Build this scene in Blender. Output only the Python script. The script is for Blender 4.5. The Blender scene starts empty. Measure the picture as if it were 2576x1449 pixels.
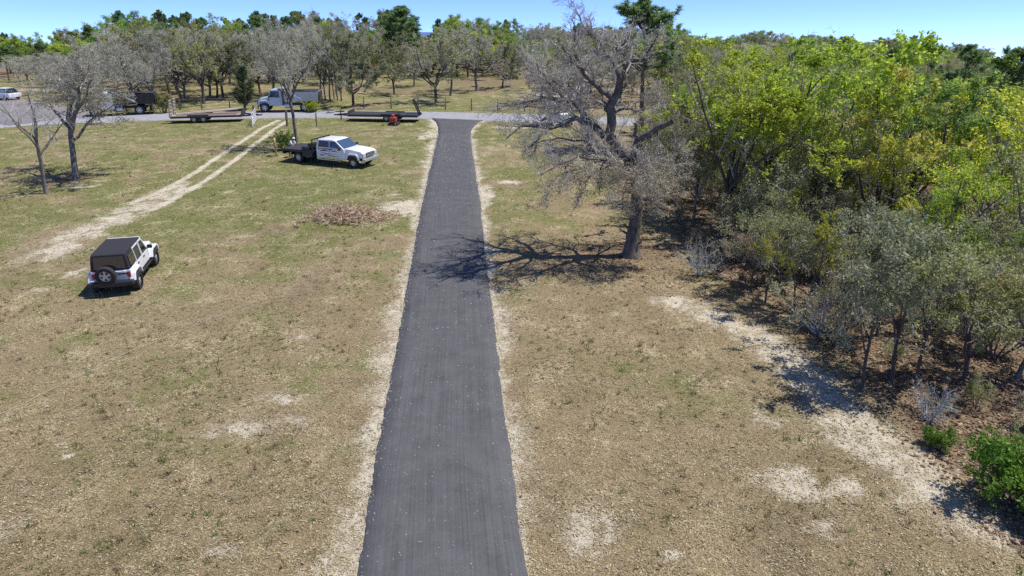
import bpy, math, random
import numpy as np
from mathutils import Vector, Matrix

# ------------------------------------------------------------------ camera, sky, sun, exposure
scene = bpy.context.scene
COL = scene.collection
SLOPE = math.tan(math.radians(4.5))          # the lawn climbs gently towards the public road
CAM_Z = 11.73
PITCH = math.radians(18.7)
FOCAL = 1670.0                                # in pixels of a 2576 px wide frame
cam_data = bpy.data.cameras.new('camera')
cam = bpy.data.objects.new('camera', cam_data)
COL.objects.link(cam)
cam_data.sensor_width = 36.0
cam_data.lens = FOCAL / 2576.0 * 36.0
cam_data.clip_start = 0.1
cam_data.clip_end = 8000.0
cam.location = (0, 0, CAM_Z)
cam.rotation_euler = (math.radians(90) - PITCH, 0, 0)
scene.camera = cam

SUN_ELEV = math.radians(64)
SUN_AZ = math.radians(5)                     # from +X towards +Y
world = bpy.data.worlds.new('World')
scene.world = world
world.use_nodes = True
wn = world.node_tree.nodes
wl = world.node_tree.links
bg = wn['Background']
sky = wn.new('ShaderNodeTexSky')
sky.sky_type = 'NISHITA'
sky.sun_disc = False
sky.sun_elevation = SUN_ELEV
sky.sun_rotation = math.radians(90) - SUN_AZ
sky.altitude = 1500
sky.air_density = 0.48
sky.dust_density = 0.0
sky.ozone_density = 7.0
wb = wn.new('ShaderNodeMix'); wb.data_type = 'RGBA'; wb.blend_type = 'MULTIPLY'; wb.inputs[0].default_value = 1.0
wb.inputs[7].default_value = (.86, .845, 1.0, 1)          # white balance of the drone camera
wl.new(sky.outputs['Color'], wb.inputs[6]); wl.new(wb.outputs[2], bg.inputs['Color'])
bg.inputs['Strength'].default_value = 0.15

sun_data = bpy.data.lights.new('sun', 'SUN')
sun_data.energy = 3.4
sun_data.angle = math.radians(0.5)
sun_data.color = (1.0, 0.955, 0.88)
sun = bpy.data.objects.new('sun', sun_data)
COL.objects.link(sun)
sdir = Vector((math.cos(SUN_ELEV) * math.cos(SUN_AZ), math.cos(SUN_ELEV) * math.sin(SUN_AZ), math.sin(SUN_ELEV)))
sun.rotation_euler = sdir.to_track_quat('Z', 'Y').to_euler()
sun.location = (40, 10, 60)

vs = scene.view_settings
vs.view_transform = 'Standard'
vs.look = 'None'
vs.exposure = 0.80
vs.gamma = 1.0
vs.use_curve_mapping = False
scene.cycles.max_bounces = 6
scene.cycles.transparent_max_bounces = 4
scene.cycles.use_denoising = False

rnd = random.Random(11)
NP = np.random.default_rng(11)

# ------------------------------------------------------------------ terrain and helpers
def sstep(a, b, x):
    t = np.clip((np.asarray(x, float) - a) / (b - a), 0, 1)
    return t * t * (3 - 2 * t)

_tab = np.random.default_rng(5).random((256, 256))
def vnoise(x, y, s=1.0):
    x = np.asarray(x, float) * s; y = np.asarray(y, float) * s
    xi = np.floor(x).astype(int); yi = np.floor(y).astype(int)
    fx = x - xi; fy = y - yi
    fx = fx * fx * (3 - 2 * fx); fy = fy * fy * (3 - 2 * fy)
    a = _tab[xi & 255, yi & 255]; b = _tab[(xi + 1) & 255, yi & 255]
    c = _tab[xi & 255, (yi + 1) & 255]; d = _tab[(xi + 1) & 255, (yi + 1) & 255]
    return (a * (1 - fx) + b * fx) * (1 - fy) + (c * (1 - fx) + d * fx) * fy
def fbm(x, y, s):
    return (vnoise(x, y, s) * .5 + vnoise(np.asarray(x) + 17.3, np.asarray(y) + 5.1, s * 2.1) * .3
            + vnoise(np.asarray(x) + 3.7, np.asarray(y) + 51.9, s * 4.3) * .2)

def terrain(x, y):
    """smooth height of the land (no grass relief)"""
    x = np.asarray(x, float); y = np.asarray(y, float)
    yy = np.where(y < 150, y, 150 + 45 * np.tanh((y - 150) / 45))
    h = SLOPE * yy
    fall = sstep(45, 170, np.abs(x)) * sstep(70, 170, y)
    h = h - fall * 6.0
    far = sstep(230, 900, np.hypot(x, y))
    return h * (1 - far) + 4.0 * far

def T(x, y):
    return float(terrain(x, y))

CP, SP = math.cos(PITCH), math.sin(PITCH)
def ray(px, py):
    u = (px - 1288.0) / FOCAL; v = (py - 724.5) / FOCAL
    return np.array([u, CP - v * SP, -SP - v * CP])
def at(px, py):
    """ground point seen at that spot of the photograph (2576 px wide)"""
    d = ray(px, py)
    t = -CAM_Z / (d[2] - SLOPE * d[1])
    p = d * t
    return np.array([p[0], p[1]])
def at_y(px, py, Y):
    d = ray(px, py); t = Y / d[1]
    return np.array([d[0] * t, Y, CAM_Z + d[2] * t])

def dist_poly(x, y, pts):
    """distance to a polyline, vectorised"""
    best = np.full(np.shape(x), 1e9)
    for (a, b) in zip(pts[:-1], pts[1:]):
        ax, ay = a; bx, by = b
        dx, dy = bx - ax, by - ay
        L = dx * dx + dy * dy + 1e-9
        t = np.clip(((x - ax) * dx + (y - ay) * dy) / L, 0, 1)
        best = np.minimum(best, np.hypot(x - ax - t * dx, y - ay - t * dy))
    return best

def tag(o, label=None, cat=None, group=None, kind=None):
    if label: o['label'] = label
    if cat: o['category'] = cat
    if group: o['group'] = group
    if kind: o['kind'] = kind
    return o
def empty(name, loc=(0, 0, 0), parent=None):
    o = bpy.data.objects.new(name, None)
    o.empty_display_size = 0.3
    COL.objects.link(o)
    o.location = loc
    if parent: o.parent = parent
    return o

def np_mesh(name, verts, tris=None, quads=None, mats=(), midx=None, smooth=False):
    """fast mesh from numpy arrays (tris first, then quads)"""
    me = bpy.data.meshes.new(name)
    verts = np.asarray(verts, np.float32).reshape(-1, 3)
    nt = 0 if tris is None else len(tris); nq = 0 if quads is None else len(quads)
    me.vertices.add(len(verts)); me.vertices.foreach_set('co', verts.ravel())
    loops = []
    if nt: loops.append(np.asarray(tris, np.int32).ravel())
    if nq: loops.append(np.asarray(quads, np.int32).ravel())
    li = np.concatenate(loops)
    me.loops.add(len(li)); me.loops.foreach_set('vertex_index', li)
    tot = np.concatenate([np.full(nt, 3, np.int32), np.full(nq, 4, np.int32)])
    start = np.concatenate([[0], np.cumsum(tot)[:-1]]).astype(np.int32)
    me.polygons.add(nt + nq)
    me.polygons.foreach_set('loop_start', start)
    me.polygons.foreach_set('loop_total', tot)
    if midx is not None: me.polygons.foreach_set('material_index', np.asarray(midx, np.int32))
    me.polygons.foreach_set('use_smooth', np.full(nt + nq, smooth))
    for m in mats: me.materials.append(m)
    me.update(calc_edges=True)
    me.validate()
    return me
def link(name, me, parent=None):
    o = bpy.data.objects.new(name, me); COL.objects.link(o)
    if parent: o.parent = parent
    return o

class MB:
    """collects simple shapes for one mesh"""
    def __init__(s): s.v = []; s.f = []
    def add(s, v, f):
        n = len(s.v); s.v += [tuple(map(float, p)) for p in v]; s.f += [tuple(i + n for i in q) for q in f]; return s
    def box(s, c, d, rot=None):
        hx, hy, hz = d[0] / 2, d[1] / 2, d[2] / 2
        P = [Vector((x, y, z)) for z in (-hz, hz) for x, y in ((-hx, -hy), (hx, -hy), (hx, hy), (-hx, hy))]
        if rot is not None: P = [rot @ p for p in P]
        P = [p + Vector(c) for p in P]
        return s.add(P, [(3, 2, 1, 0), (4, 5, 6, 7), (0, 1, 5, 4), (1, 2, 6, 5), (2, 3, 7, 6), (3, 0, 4, 7)])
    def bar(s, a, b, w, h=None, up=(0, 0, 1)):
        a = Vector(a); b = Vector(b); h = h or w
        d = (b - a); L = d.length; d.normalize()
        upv = Vector(up)
        if abs(d.dot(upv)) > .97: upv = Vector((1, 0, 0))
        sd = d.cross(upv).normalized(); u2 = sd.cross(d)
        R = Matrix((d, sd, u2)).transposed()
        return s.box((a + b) / 2, (L, w, h), R)
    def prism(s, prof, y0, y1, top_in=0.0, zt=None):
        """profile in x,z drawn out along y; points above zt drawn in by top_in"""
        n = len(prof); P = []
        for (yy, sg) in ((y0, 1), (y1, -1)):
            for (x, z) in prof:
                ins = 0
                if zt is not None and z > zt[0]: ins = top_in * min(1, (z - zt[0]) / (zt[1] - zt[0]))
                P.append((x, yy + sg * ins, z))
        F = [tuple(range(n)), tuple(reversed(range(n, 2 * n)))]
        for i in range(n):
            j = (i + 1) % n; F.append((i, i + n, j + n, j))
        return s.add(P, F)
    def tube(s, pts, rad, n=8, cap=True):
        pts = [Vector(p) for p in pts]
        if not hasattr(rad, '__len__'): rad = [rad] * len(pts)
        base = len(s.v); k = len(pts)
        for i, p in enumerate(pts):
            d = (pts[min(i + 1, k - 1)] - pts[max(i - 1, 0)]).normalized()
            r = Vector((0, 0, 1)) if abs(d.z) < .95 else Vector((1, 0, 0))
            a = d.cross(r).normalized(); b = d.cross(a)
            for q in range(n):
                t = 2 * math.pi * q / n
                s.v.append(tuple(p + (a * math.cos(t) + b * math.sin(t)) * rad[i]))
        for i in range(k - 1):
            for q in range(n):
                r_ = (q + 1) % n
                s.f.append((base + i * n + q, base + i * n + r_, base + (i + 1) * n + r_, base + (i + 1) * n + q))
        if cap:
            s.f.append(tuple(base + q for q in reversed(range(n)))); s.f.append(tuple(base + (k - 1) * n + q for q in range(n)))
        return s
    def lathe_y(s, prof, c=(0, 0, 0), n=20, cap=True):
        """profile (y, radius) spun about the y axis"""
        base = len(s.v); k = len(prof)
        for (yy, r) in prof:
            for q in range(n):
                t = 2 * math.pi * q / n
                s.v.append((c[0] + r * math.cos(t), c[1] + yy, c[2] + r * math.sin(t)))
        for i in range(k - 1):
            for q in range(n):
                r_ = (q + 1) % n
                s.f.append((base + i * n + q, base + (i + 1) * n + q, base + (i + 1) * n + r_, base + i * n + r_))
        if cap and prof[0][1] > 1e-4: s.f.append(tuple(base + q for q in range(n)))
        if cap and prof[-1][1] > 1e-4: s.f.append(tuple(base + (k - 1) * n + q for q in reversed(range(n))))
        return s
    def lathe_z(s, prof, c=(0, 0, 0), n=16):
        base = len(s.v); k = len(prof)
        for (zz, r) in prof:
            for q in range(n):
                t = 2 * math.pi * q / n
                s.v.append((c[0] + r * math.cos(t), c[1] + r * math.sin(t), c[2] + zz))
        for i in range(k - 1):
            for q in range(n):
                r_ = (q + 1) % n
                s.f.append((base + i * n + q, base + i * n + r_, base + (i + 1) * n + r_, base + (i + 1) * n + q))
        if prof[0][1] > 1e-4: s.f.append(tuple(base + q for q in reversed(range(n))))
        if prof[-1][1] > 1e-4: s.f.append(tuple(base + (k - 1) * n + q for q in range(n)))
        return s
    def build(s, name, mat, parent=None, bevel=0.0, smooth=False):
        me = bpy.data.meshes.new(name)
        me.from_pydata(s.v, [], s.f); me.update()
        if mat is not None: me.materials.append(mat)
        if smooth:
            for p in me.polygons: p.use_smooth = True
        o = link(name, me, parent)
        if bevel:
            m = o.modifiers.new('bevel', 'BEVEL'); m.width = bevel; m.segments = 2; m.limit_method = 'ANGLE'
            m.angle_limit = math.radians(35)
            for p in me.polygons: p.use_smooth = True
            w = o.modifiers.new('wn', 'WEIGHTED_NORMAL'); w.keep_sharp = True
        return o

# ------------------------------------------------------------------ materials
def new_mat(name):
    m = bpy.data.materials.new(name); m.use_nodes = True
    nt = m.node_tree; return m, nt.nodes, nt.links, nt.nodes['Principled BSDF']
def paint(name, col, rough=.5, metal=0.0, coat=0.0, var=.12, scale=6.0, spec=.5):
    m, n, l, b = new_mat(name)
    no = n.new('ShaderNodeTexNoise'); no.inputs['Scale'].default_value = scale; no.inputs['Detail'].default_value = 5
    tc = n.new('ShaderNodeTexCoord'); l.new(tc.outputs['Object'], no.inputs['Vector'])
    mx = n.new('ShaderNodeMix'); mx.data_type = 'RGBA'
    c0 = tuple(c * (1 - var) for c in col) + (1,); c1 = tuple(min(1, c * (1 + var * .6)) for c in col) + (1,)
    mx.inputs[6].default_value = c0; mx.inputs[7].default_value = c1
    l.new(no.outputs['Fac'], mx.inputs[0]); l.new(mx.outputs[2], b.inputs['Base Color'])
    b.inputs['Roughness'].default_value = rough; b.inputs['Metallic'].default_value = metal
    b.inputs['Coat Weight'].default_value = coat; b.inputs['Specular IOR Level'].default_value = spec
    return m
def ramp(n, l, src, stops):
    r = n.new('ShaderNodeValToRGB'); e = r.color_ramp.elements
    e[0].position = stops[0][0]; e[0].color = tuple(stops[0][1]) + (1,)
    e[1].position = stops[-1][0]; e[1].color = tuple(stops[-1][1]) + (1,)
    for p, c in stops[1:-1]:
        k = e.new(p); k.color = tuple(c) + (1,)
    l.new(src, r.inputs[0]); return r.outputs[0]
def leaf_mat(name, cols, trans=.35, rough=.55, objvar=.25):
    """cols: three colours, picked leaf by leaf and shifted tree by tree"""
    m, n, l, b = new_mat(name)
    g = n.new('ShaderNodeNewGeometry')
    tc = n.new('ShaderNodeTexCoord'); nz = n.new('ShaderNodeTexNoise'); nz.inputs['Scale'].default_value = .8; nz.inputs['Detail'].default_value = 3
    l.new(tc.outputs['Object'], nz.inputs['Vector'])
    k1 = n.new('ShaderNodeMath'); k1.operation = 'MULTIPLY_ADD'; k1.inputs[1].default_value = 1.5; k1.inputs[2].default_value = -.52; l.new(nz.outputs['Fac'], k1.inputs[0])
    k2 = n.new('ShaderNodeMath'); k2.operation = 'MULTIPLY_ADD'; k2.inputs[1].default_value = .65; l.new(g.outputs['Random Per Island'], k2.inputs[0]); l.new(k1.outputs[0], k2.inputs[2])
    c = ramp(n, l, k2.outputs[0], [(0, cols[0]), (.5, cols[1]), (1, cols[2])])
    oi = n.new('ShaderNodeObjectInfo')
    hs = n.new('ShaderNodeHueSaturation')
    mr = n.new('ShaderNodeMapRange'); mr.inputs[3].default_value = 1 - objvar; mr.inputs[4].default_value = 1 + objvar
    l.new(oi.outputs['Random'], mr.inputs[0]); l.new(mr.outputs[0], hs.inputs['Value'])
    mr2 = n.new('ShaderNodeMapRange'); mr2.inputs[3].default_value = .485; mr2.inputs[4].default_value = .515
    ml = n.new('ShaderNodeMath'); ml.operation = 'MULTIPLY_ADD'; ml.inputs[1].default_value = 7.31; ml.inputs[2].default_value = .2
    fr = n.new('ShaderNodeMath'); fr.operation = 'FRACT'
    l.new(oi.outputs['Random'], ml.inputs[0]); l.new(ml.outputs[0], fr.inputs[0]); l.new(fr.outputs[0], mr2.inputs[0])
    l.new(mr2.outputs[0], hs.inputs['Hue']); l.new(c, hs.inputs['Color'])
    l.new(hs.outputs[0], b.inputs['Base Color'])
    b.inputs['Roughness'].default_value = rough; b.inputs['Specular IOR Level'].default_value = .25
    t = n.new('ShaderNodeBsdfTranslucent'); l.new(hs.outputs[0], t.inputs['Color'])
    ms = n.new('ShaderNodeMixShader'); ms.inputs[0].default_value = trans
    l.new(b.outputs[0], ms.inputs[1]); l.new(t.outputs[0], ms.inputs[2])
    l.new(ms.outputs[0], n['Material Output'].inputs[0])
    return m
def bark_mat(name, a, b_, scale=5):
    m, n, l, b = new_mat(name)
    tc = n.new('ShaderNodeTexCoord'); mp = n.new('ShaderNodeMapping'); mp.inputs['Scale'].default_value = (1, 1, .35)
    l.new(tc.outputs['Object'], mp.inputs[0])
    no = n.new('ShaderNodeTexNoise'); no.inputs['Scale'].default_value = scale; no.inputs['Detail'].default_value = 6
    no.inputs['Roughness'].default_value = .7
    l.new(mp.outputs[0], no.inputs['Vector'])
    c = ramp(n, l, no.outputs['Fac'], [(.3, a), (.7, b_)]); l.new(c, b.inputs['Base Color'])
    bp = n.new('ShaderNodeBump'); bp.inputs['Strength'].default_value = .6; bp.inputs['Distance'].default_value = .05
    l.new(no.outputs['Fac'], bp.inputs['Height']); l.new(bp.outputs[0], b.inputs['Normal'])
    b.inputs['Roughness'].default_value = .9; b.inputs['Specular IOR Level'].default_value = .15
    return m

M = {}
M['white'] = paint('white_paint', (.74, .76, .78), .32, 0, .5, .05)
M['greypaint'] = paint('blue_grey_paint', (.42, .50, .58), .38, 0, .3, .1)
M['black'] = paint('black_paint', (.018, .018, .022), .5, 0, .1, .3)
M['canvas'] = paint('black_canvas', (.022, .021, .028), .85, 0, 0, .3, 12)
M['rubber'] = paint('rubber', (.022, .022, .022), .8, 0, 0, .25, 20)
M['alloy'] = paint('alloy', (.55, .56, .58), .35, .6, 0, .1, 20)
M['steel'] = paint('galvanised_steel', (.46, .48, .50), .45, .5, 0, .2, 15)
M['dark'] = paint('dark_metal', (.045, .045, .05), .6, .1, 0, .35, 9)
M['glass'] = paint('tinted_glass', (.015, .018, .024), .06, 0, .6, .1, 2, .8)
M['windscreen'] = paint('windscreen_glass', (.05, .085, .14), .05, 0, .6, .1, 2, .8)
M['red'] = paint('red_paint', (.45, .045, .035), .45, 0, .2, .2)
M['redlens'] = paint('red_lens', (.30, .015, .015), .2, 0, .5, .1)
M['lamp'] = paint('lamp_lens', (.65, .66, .66), .15, .2, .5, .1)
M['plate'] = paint('number_plate', (.6, .62, .6), .5)
M['decal'] = paint('purple_decal', (.085, .06, .12), .5, 0, .2, .3, 10)
M['deckwood'] = paint('weathered_planks', (.36, .27, .23), .9, 0, 0, .4, 3)
M['palewood'] = paint('pale_timber', (.52, .44, .35), .9, 0, 0, .3, 4)
M['postwood'] = paint('grey_post', (.17, .14, .12), .95, 0, 0, .35, 7)
M['drybranch'] = paint('dry_branches', (.55, .45, .33), .95, 0, 0, .4, 4)
M['concrete'] = paint('pale_concrete', (.5, .48, .44), .9, 0, 0, .2, 3)
M['rope'] = paint('pale_rope', (.42, .38, .27), .9, 0, 0, .15, 3)
M['bluemetal'] = paint('blue_roof_metal', (.14, .2, .42), .4, .2, 0, .15)
M['siding'] = paint('white_siding', (.75, .75, .8), .6, 0, 0, .08)
M['skin'] = paint('skin', (.33, .19, .13), .6)
M['hair'] = paint('dark_hair', (.02, .015, .012), .8)
M['hivis'] = paint('yellow_shirt', (.5, .5, .16), .9, 0, 0, .2)
M['khaki'] = paint('khaki_trousers', (.3, .24, .16), .9, 0, 0, .2)
M['whitecloth'] = paint('white_shirt', (.7, .72, .74), .9, 0, 0, .1)
M['jeans'] = paint('dark_trousers', (.05, .06, .09), .9, 0, 0, .2)
M['boot'] = paint('boot_leather', (.05, .035, .025), .8)

M['bark_grey'] = bark_mat('grey_oak_bark', (.075, .068, .065), (.24, .225, .21))
M['bark_oak'] = bark_mat('dark_oak_bark', (.05, .044, .04), (.18, .165, .148), 7)
M['bark_dark'] = bark_mat('dark_bark', (.045, .038, .033), (.15, .13, .115))
M['bark_pine'] = bark_mat('pine_bark', (.10, .065, .045), (.25, .17, .125))
M['twig'] = bark_mat('lichened_twigs', (.25, .24, .21), (.53, .515, .465), 2)
M['twig_oak'] = bark_mat('oak_twigs', (.24, .22, .195), (.50, .47, .42), 2)
M['twig_pale'] = bark_mat('pale_dead_twigs', (.30, .31, .32), (.52, .53, .55), 2)
M['l_moss'] = leaf_mat('sparse_grey_leaf', [(.30, .30, .21), (.44, .43, .33), (.56, .53, .44)], .4)
M['l_tan'] = leaf_mat('tan_dead_leaf', [(.27, .21, .14), (.37, .31, .21), (.33, .325, .20)], .35)
M['l_brush'] = leaf_mat('dry_brown_leaf', [(.28, .18, .11), (.47, .33, .21), (.60, .48, .33)], .3)
M['l_grey'] = leaf_mat('grey_green_leaf', [(.15, .17, .08), (.29, .305, .165), (.46, .46, .29)], .42)
M['l_olive'] = leaf_mat('olive_leaf', [(.17, .20, .065), (.31, .33, .125), (.44, .43, .21)], .42)
M['l_bright'] = leaf_mat('yellow_green_leaf', [(.20, .30, .03), (.42, .52, .05), (.66, .68, .12)], .56)
M['l_gold'] = leaf_mat('golden_leaf', [(.20, .27, .04), (.38, .43, .06), (.56, .53, .12)], .52)
M['l_green'] = leaf_mat('mid_green_leaf', [(.10, .20, .04), (.22, .34, .065), (.42, .52, .12)], .54)
M['l_vivid'] = leaf_mat('vivid_green_leaf', [(.07, .16, .02), (.13, .26, .03), (.22, .34, .05)], .4)
M['l_pine'] = leaf_mat('pine_needles', [(.09, .17, .06), (.19, .29, .10), (.31, .40, .16)], .45)
M['l_dark'] = leaf_mat('dark_cedar_leaf', [(.02, .045, .02), (.045, .085, .035), (.085, .13, .05)], .2)

# ------------------------------------------------------------------ where things lie on the ground
DRIVE_L = [(880, 1600), (905, 1449), (942, 1180), (975, 1000), (1013, 800), (1047, 600), (1070, 480), (1093, 380), (1102, 340), (1103, 322), (1096, 306), (1086, 298)]
DRIVE_R = [(1348, 1600), (1322, 1449), (1287, 1180), (1262, 1000), (1239, 800), (1217, 600), (1203, 480), (1188, 380), (1183, 345), (1186, 325), (1202, 310), (1216, 303)]
dl = [at(*p) for p in DRIVE_L]; dr = [at(*p) for p in DRIVE_R]
def smooth_line(pts, n):
    """Catmull-Rom through points, evenly resampled"""
    P = np.array(pts, float); P = np.vstack([2 * P[0] - P[1], P, 2 * P[-1] - P[-2]])
    out = []
    for i in range(1, len(P) - 2):
        for t in np.linspace(0, 1, 12, endpoint=False):
            a, b, c, d = P[i - 1], P[i], P[i + 1], P[i + 2]
            out.append(.5 * ((2 * b) + (-a + c) * t + (2 * a - 5 * b + 4 * c - d) * t * t + (-a + 3 * b - 3 * c + d) * t ** 3))
    out.append(P[-2]); out = np.array(out)
    s = np.concatenate([[0], np.cumsum(np.linalg.norm(np.diff(out, axis=0), axis=1))])
    q = np.linspace(0, s[-1], n)
    return np.stack([np.interp(q, s, out[:, k]) for k in range(out.shape[1])], 1)
ROAD_LOW = [(-420, 372), (-200, 343), (0, 321), (150, 311), (335, 304), (600, 298), (805, 296), (950, 297), (1100, 300), (1341, 307), (1600, 317), (1900, 331), (2300, 352), (2900, 390)]
road_low = smooth_line([at(*p) for p in ROAD_LOW], 160)
tan_ = np.gradient(road_low, axis=0); tan_ /= np.linalg.norm(tan_, axis=1)[:, None]
nrm_ = np.stack([-tan_[:, 1], tan_[:, 0]], 1)
ROAD_W = 5.2
road_mid = road_low + nrm_ * ROAD_W / 2
road_high = road_low + nrm_ * ROAD_W
SIDE = smooth_line([at(150, 300), at(60, 285), at(-40, 262), at(-180, 240), at(-420, 220)], 50)
drive_mid = (smooth_line(dl, 60) + smooth_line(dr, 60)) / 2
WOOD_EDGE = [at(*p) for p in [(2900, 1560), (2560, 1360), (2400, 1180), (2250, 1050), (2110, 910), (1960, 780), (1820, 690), (1720, 610), (1650, 540), (1600, 470), (1585, 400), (1600, 345)]]
we_y = np.array([p[1] for p in WOOD_EDGE]); we_x = np.array([p[0] for p in WOOD_EDGE])
def wood_depth(x, y):
    """metres inside the right-hand wood (negative on the lawn)"""
    ex = np.interp(y, we_y, we_x)
    d = (x - ex) * .85
    return np.where(y > 68, -5, d)
RUTS = [[at(*p) for p in q] for q in ([(700, 303), (655, 325), (560, 388), (470, 447), (400, 484), (330, 512)],
                                      [(722, 305), (690, 325), (605, 392), (520, 452), (440, 500), (380, 530)])]
TRACK = [at(*p) for p in [(455, 470), (370, 515), (270, 560), (190, 596), (120, 640)]]
# sand patches: px, py, half width m, half depth m, amount
PATCH = [(1010, 522, 1.5, 1.7, 1.1), (1275, 458, .9, .7, 1.1), (1000, 490, .9, 1.2, .6), (1070, 340, 1.4, 3.5, .75), (1222, 490, .6, 3.2, .9), (1240, 380, 2.2, 4, .45),
         (185, 688, .7, .7, .8), (110, 728, .8, .6, .7), (210, 468, 1.6, 1.2, .65), (160, 450, 1.2, 1.5, .3), (765, 845, .5, .45, .6), (600, 1075, 1.3, .7, .8), (700, 1000, 1.2, .6, .6), (740, 1060, .8, .7, .6),
         (155, 1122, .16, .10, 1.2), (170, 1150, .13, .08, 1.2), (293, 1168, .2, .09, 1.2), (458, 1305, .17, .1, 1.3), (405, 1270, .2, .1, .7), (1920, 1050, 1.1, .8, .55), (1860, 1000, 1.0, .8, .4),
         (1990, 1210, .9, .8, .85), (2130, 1225, .8, .6, .8), (2080, 1330, 1.2, .5, .55), (2380, 1300, .9, .5, .5), (1470, 1330, 1.0, 1.1, .7), (1330, 1190, .5, 1.2, .6), (1325, 720, .9, 1.0, .5), (1690, 1395, .25, .15, .9), (2075, 1385, .25, .12, .9),
         (1420, 1000, 1.2, 1.2, .25), (2250, 380, 6, 4, .2), (1780, 215, 9, 4, .8), (1390, 240, 5, 1.8, .9), (20, 222, 14, 2.2, 1.0), (1300, 322, 3.5, .5, .8), (560, 1375, 1.1, .7, .45), (690, 1390, 1.2, .8, .4), (20, 1320, .7, 1.2, .55), (80, 1250, .9, .7, .4)]
PATCH = [(*at(a, b), c, d, e) for a, b, c, d, e in PATCH]
SANDLINE = [at(*p) for p in [(1700, 760), (1850, 820), (1960, 880), (2060, 965), (2140, 1050), (2210, 1110), (2330, 1210), (2450, 1310)]]

def fields(x, y):
    """sand, litter and green cover at ground points, 0..1"""
    x = np.asarray(x, float); y = np.asarray(y, float)
    n1 = fbm(x, y, .55); n2 = fbm(x + 40, y + 9, 1.6); n3 = fbm(x * .8 + y * .5 + 7, y * 1.2 - x * .4 + 3, 2.6)
    sand = np.zeros(x.shape)
    near = y < 90
    dd = np.minimum(dist_poly(x, y, dl), dist_poly(x, y, dr))
    left = dist_poly(x, y, dl) < dist_poly(x, y, dr)
    w = np.where(left, .85, .62) + (n1 - .5) * 2.0 + (n2 - .5) * 1.2
    sand = np.maximum(sand, .74 * np.exp(-(np.maximum(dd - .05, 0) / np.maximum(w, .18)) ** 1.4 * .8))
    for r in RUTS:
        d = dist_poly(x, y, r); sand = np.maximum(sand, (.70 + .5 * n2) * np.exp(-(d / .36) ** 2))
    d = dist_poly(x, y, TRACK); sand = np.maximum(sand, .74 * np.exp(-(d / 2.0) ** 2) * (.35 + n2 * 1.2))
    for (cx, cy, a, b, k) in PATCH:
        q = ((x - cx) / a) ** 2 + ((y - cy) / b) ** 2
        sand = np.maximum(sand, k * np.exp(-np.minimum(q, 60) * .7) * (.05 + 1.75 * n3))
    d = dist_poly(x, y, SANDLINE); sand = np.maximum(sand, (.15 + .65 * n2 + .6 * n3) * np.exp(-(d / (.7 + n1 * 1.6)) ** 2))
    d = dist_poly(x, y, road_low[::4]); sand = np.maximum(sand, .5 * np.exp(-(d / .5) ** 2))
    d = dist_poly(x, y, road_high[::4]); sand = np.maximum(sand, .6 * np.exp(-(d / .6) ** 2))
    wd = wood_depth(x, y)
    lit = sstep(-.9, 1.0, wd + (n2 - .5) * 2.0 + (n1 - .5) * 1.2)
    ox, oy = at(1585, 645)
    q = np.hypot((x - ox - .5) / 1.35, (y - oy))
    lit = np.maximum(lit, .62 * np.exp(-(q / 3.4) ** 2) * (.6 + .8 * n1))
    bx, by = at(875, 540)
    lit = np.maximum(lit, .8 * np.exp(-((x - bx) / 2.0) ** 2 - ((y - by) / 1.5) ** 2))
    lx, ly = at(150, 455)
    lit = np.maximum(lit, .7 * np.exp(-((x - lx) / 2.6) ** 2 - ((y - ly) / 2.4) ** 2))
    lit = np.maximum(lit, sstep(118, 150, y) * .85)
    lit = np.maximum(lit, .5 * sstep(76, 84, y) * sstep(.45, .62, fbm(x, y, .12)))
    grn = .21 + .33 * sstep(20, 42, y) * sstep(14, -3, x) - .10 * sstep(84, 100, y) + (n1 - .5) * .75 + (n2 - .5) * .35
    grn = grn - .28 * sstep(5, 14, x) * sstep(24, 36, y) * (y < 62) + .10 * sstep(55, 70, y)
    fx, fy = at(700, 470)
    grn = grn + .22 * np.exp(-((x - fx) / 9) ** 2 - ((y - fy) / 12) ** 2) - .28 * sstep(20, 11, y)
    return np.clip(sand, 0, 1.2), np.clip(lit, 0, 1), np.clip(grn, 0, 1)

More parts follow.
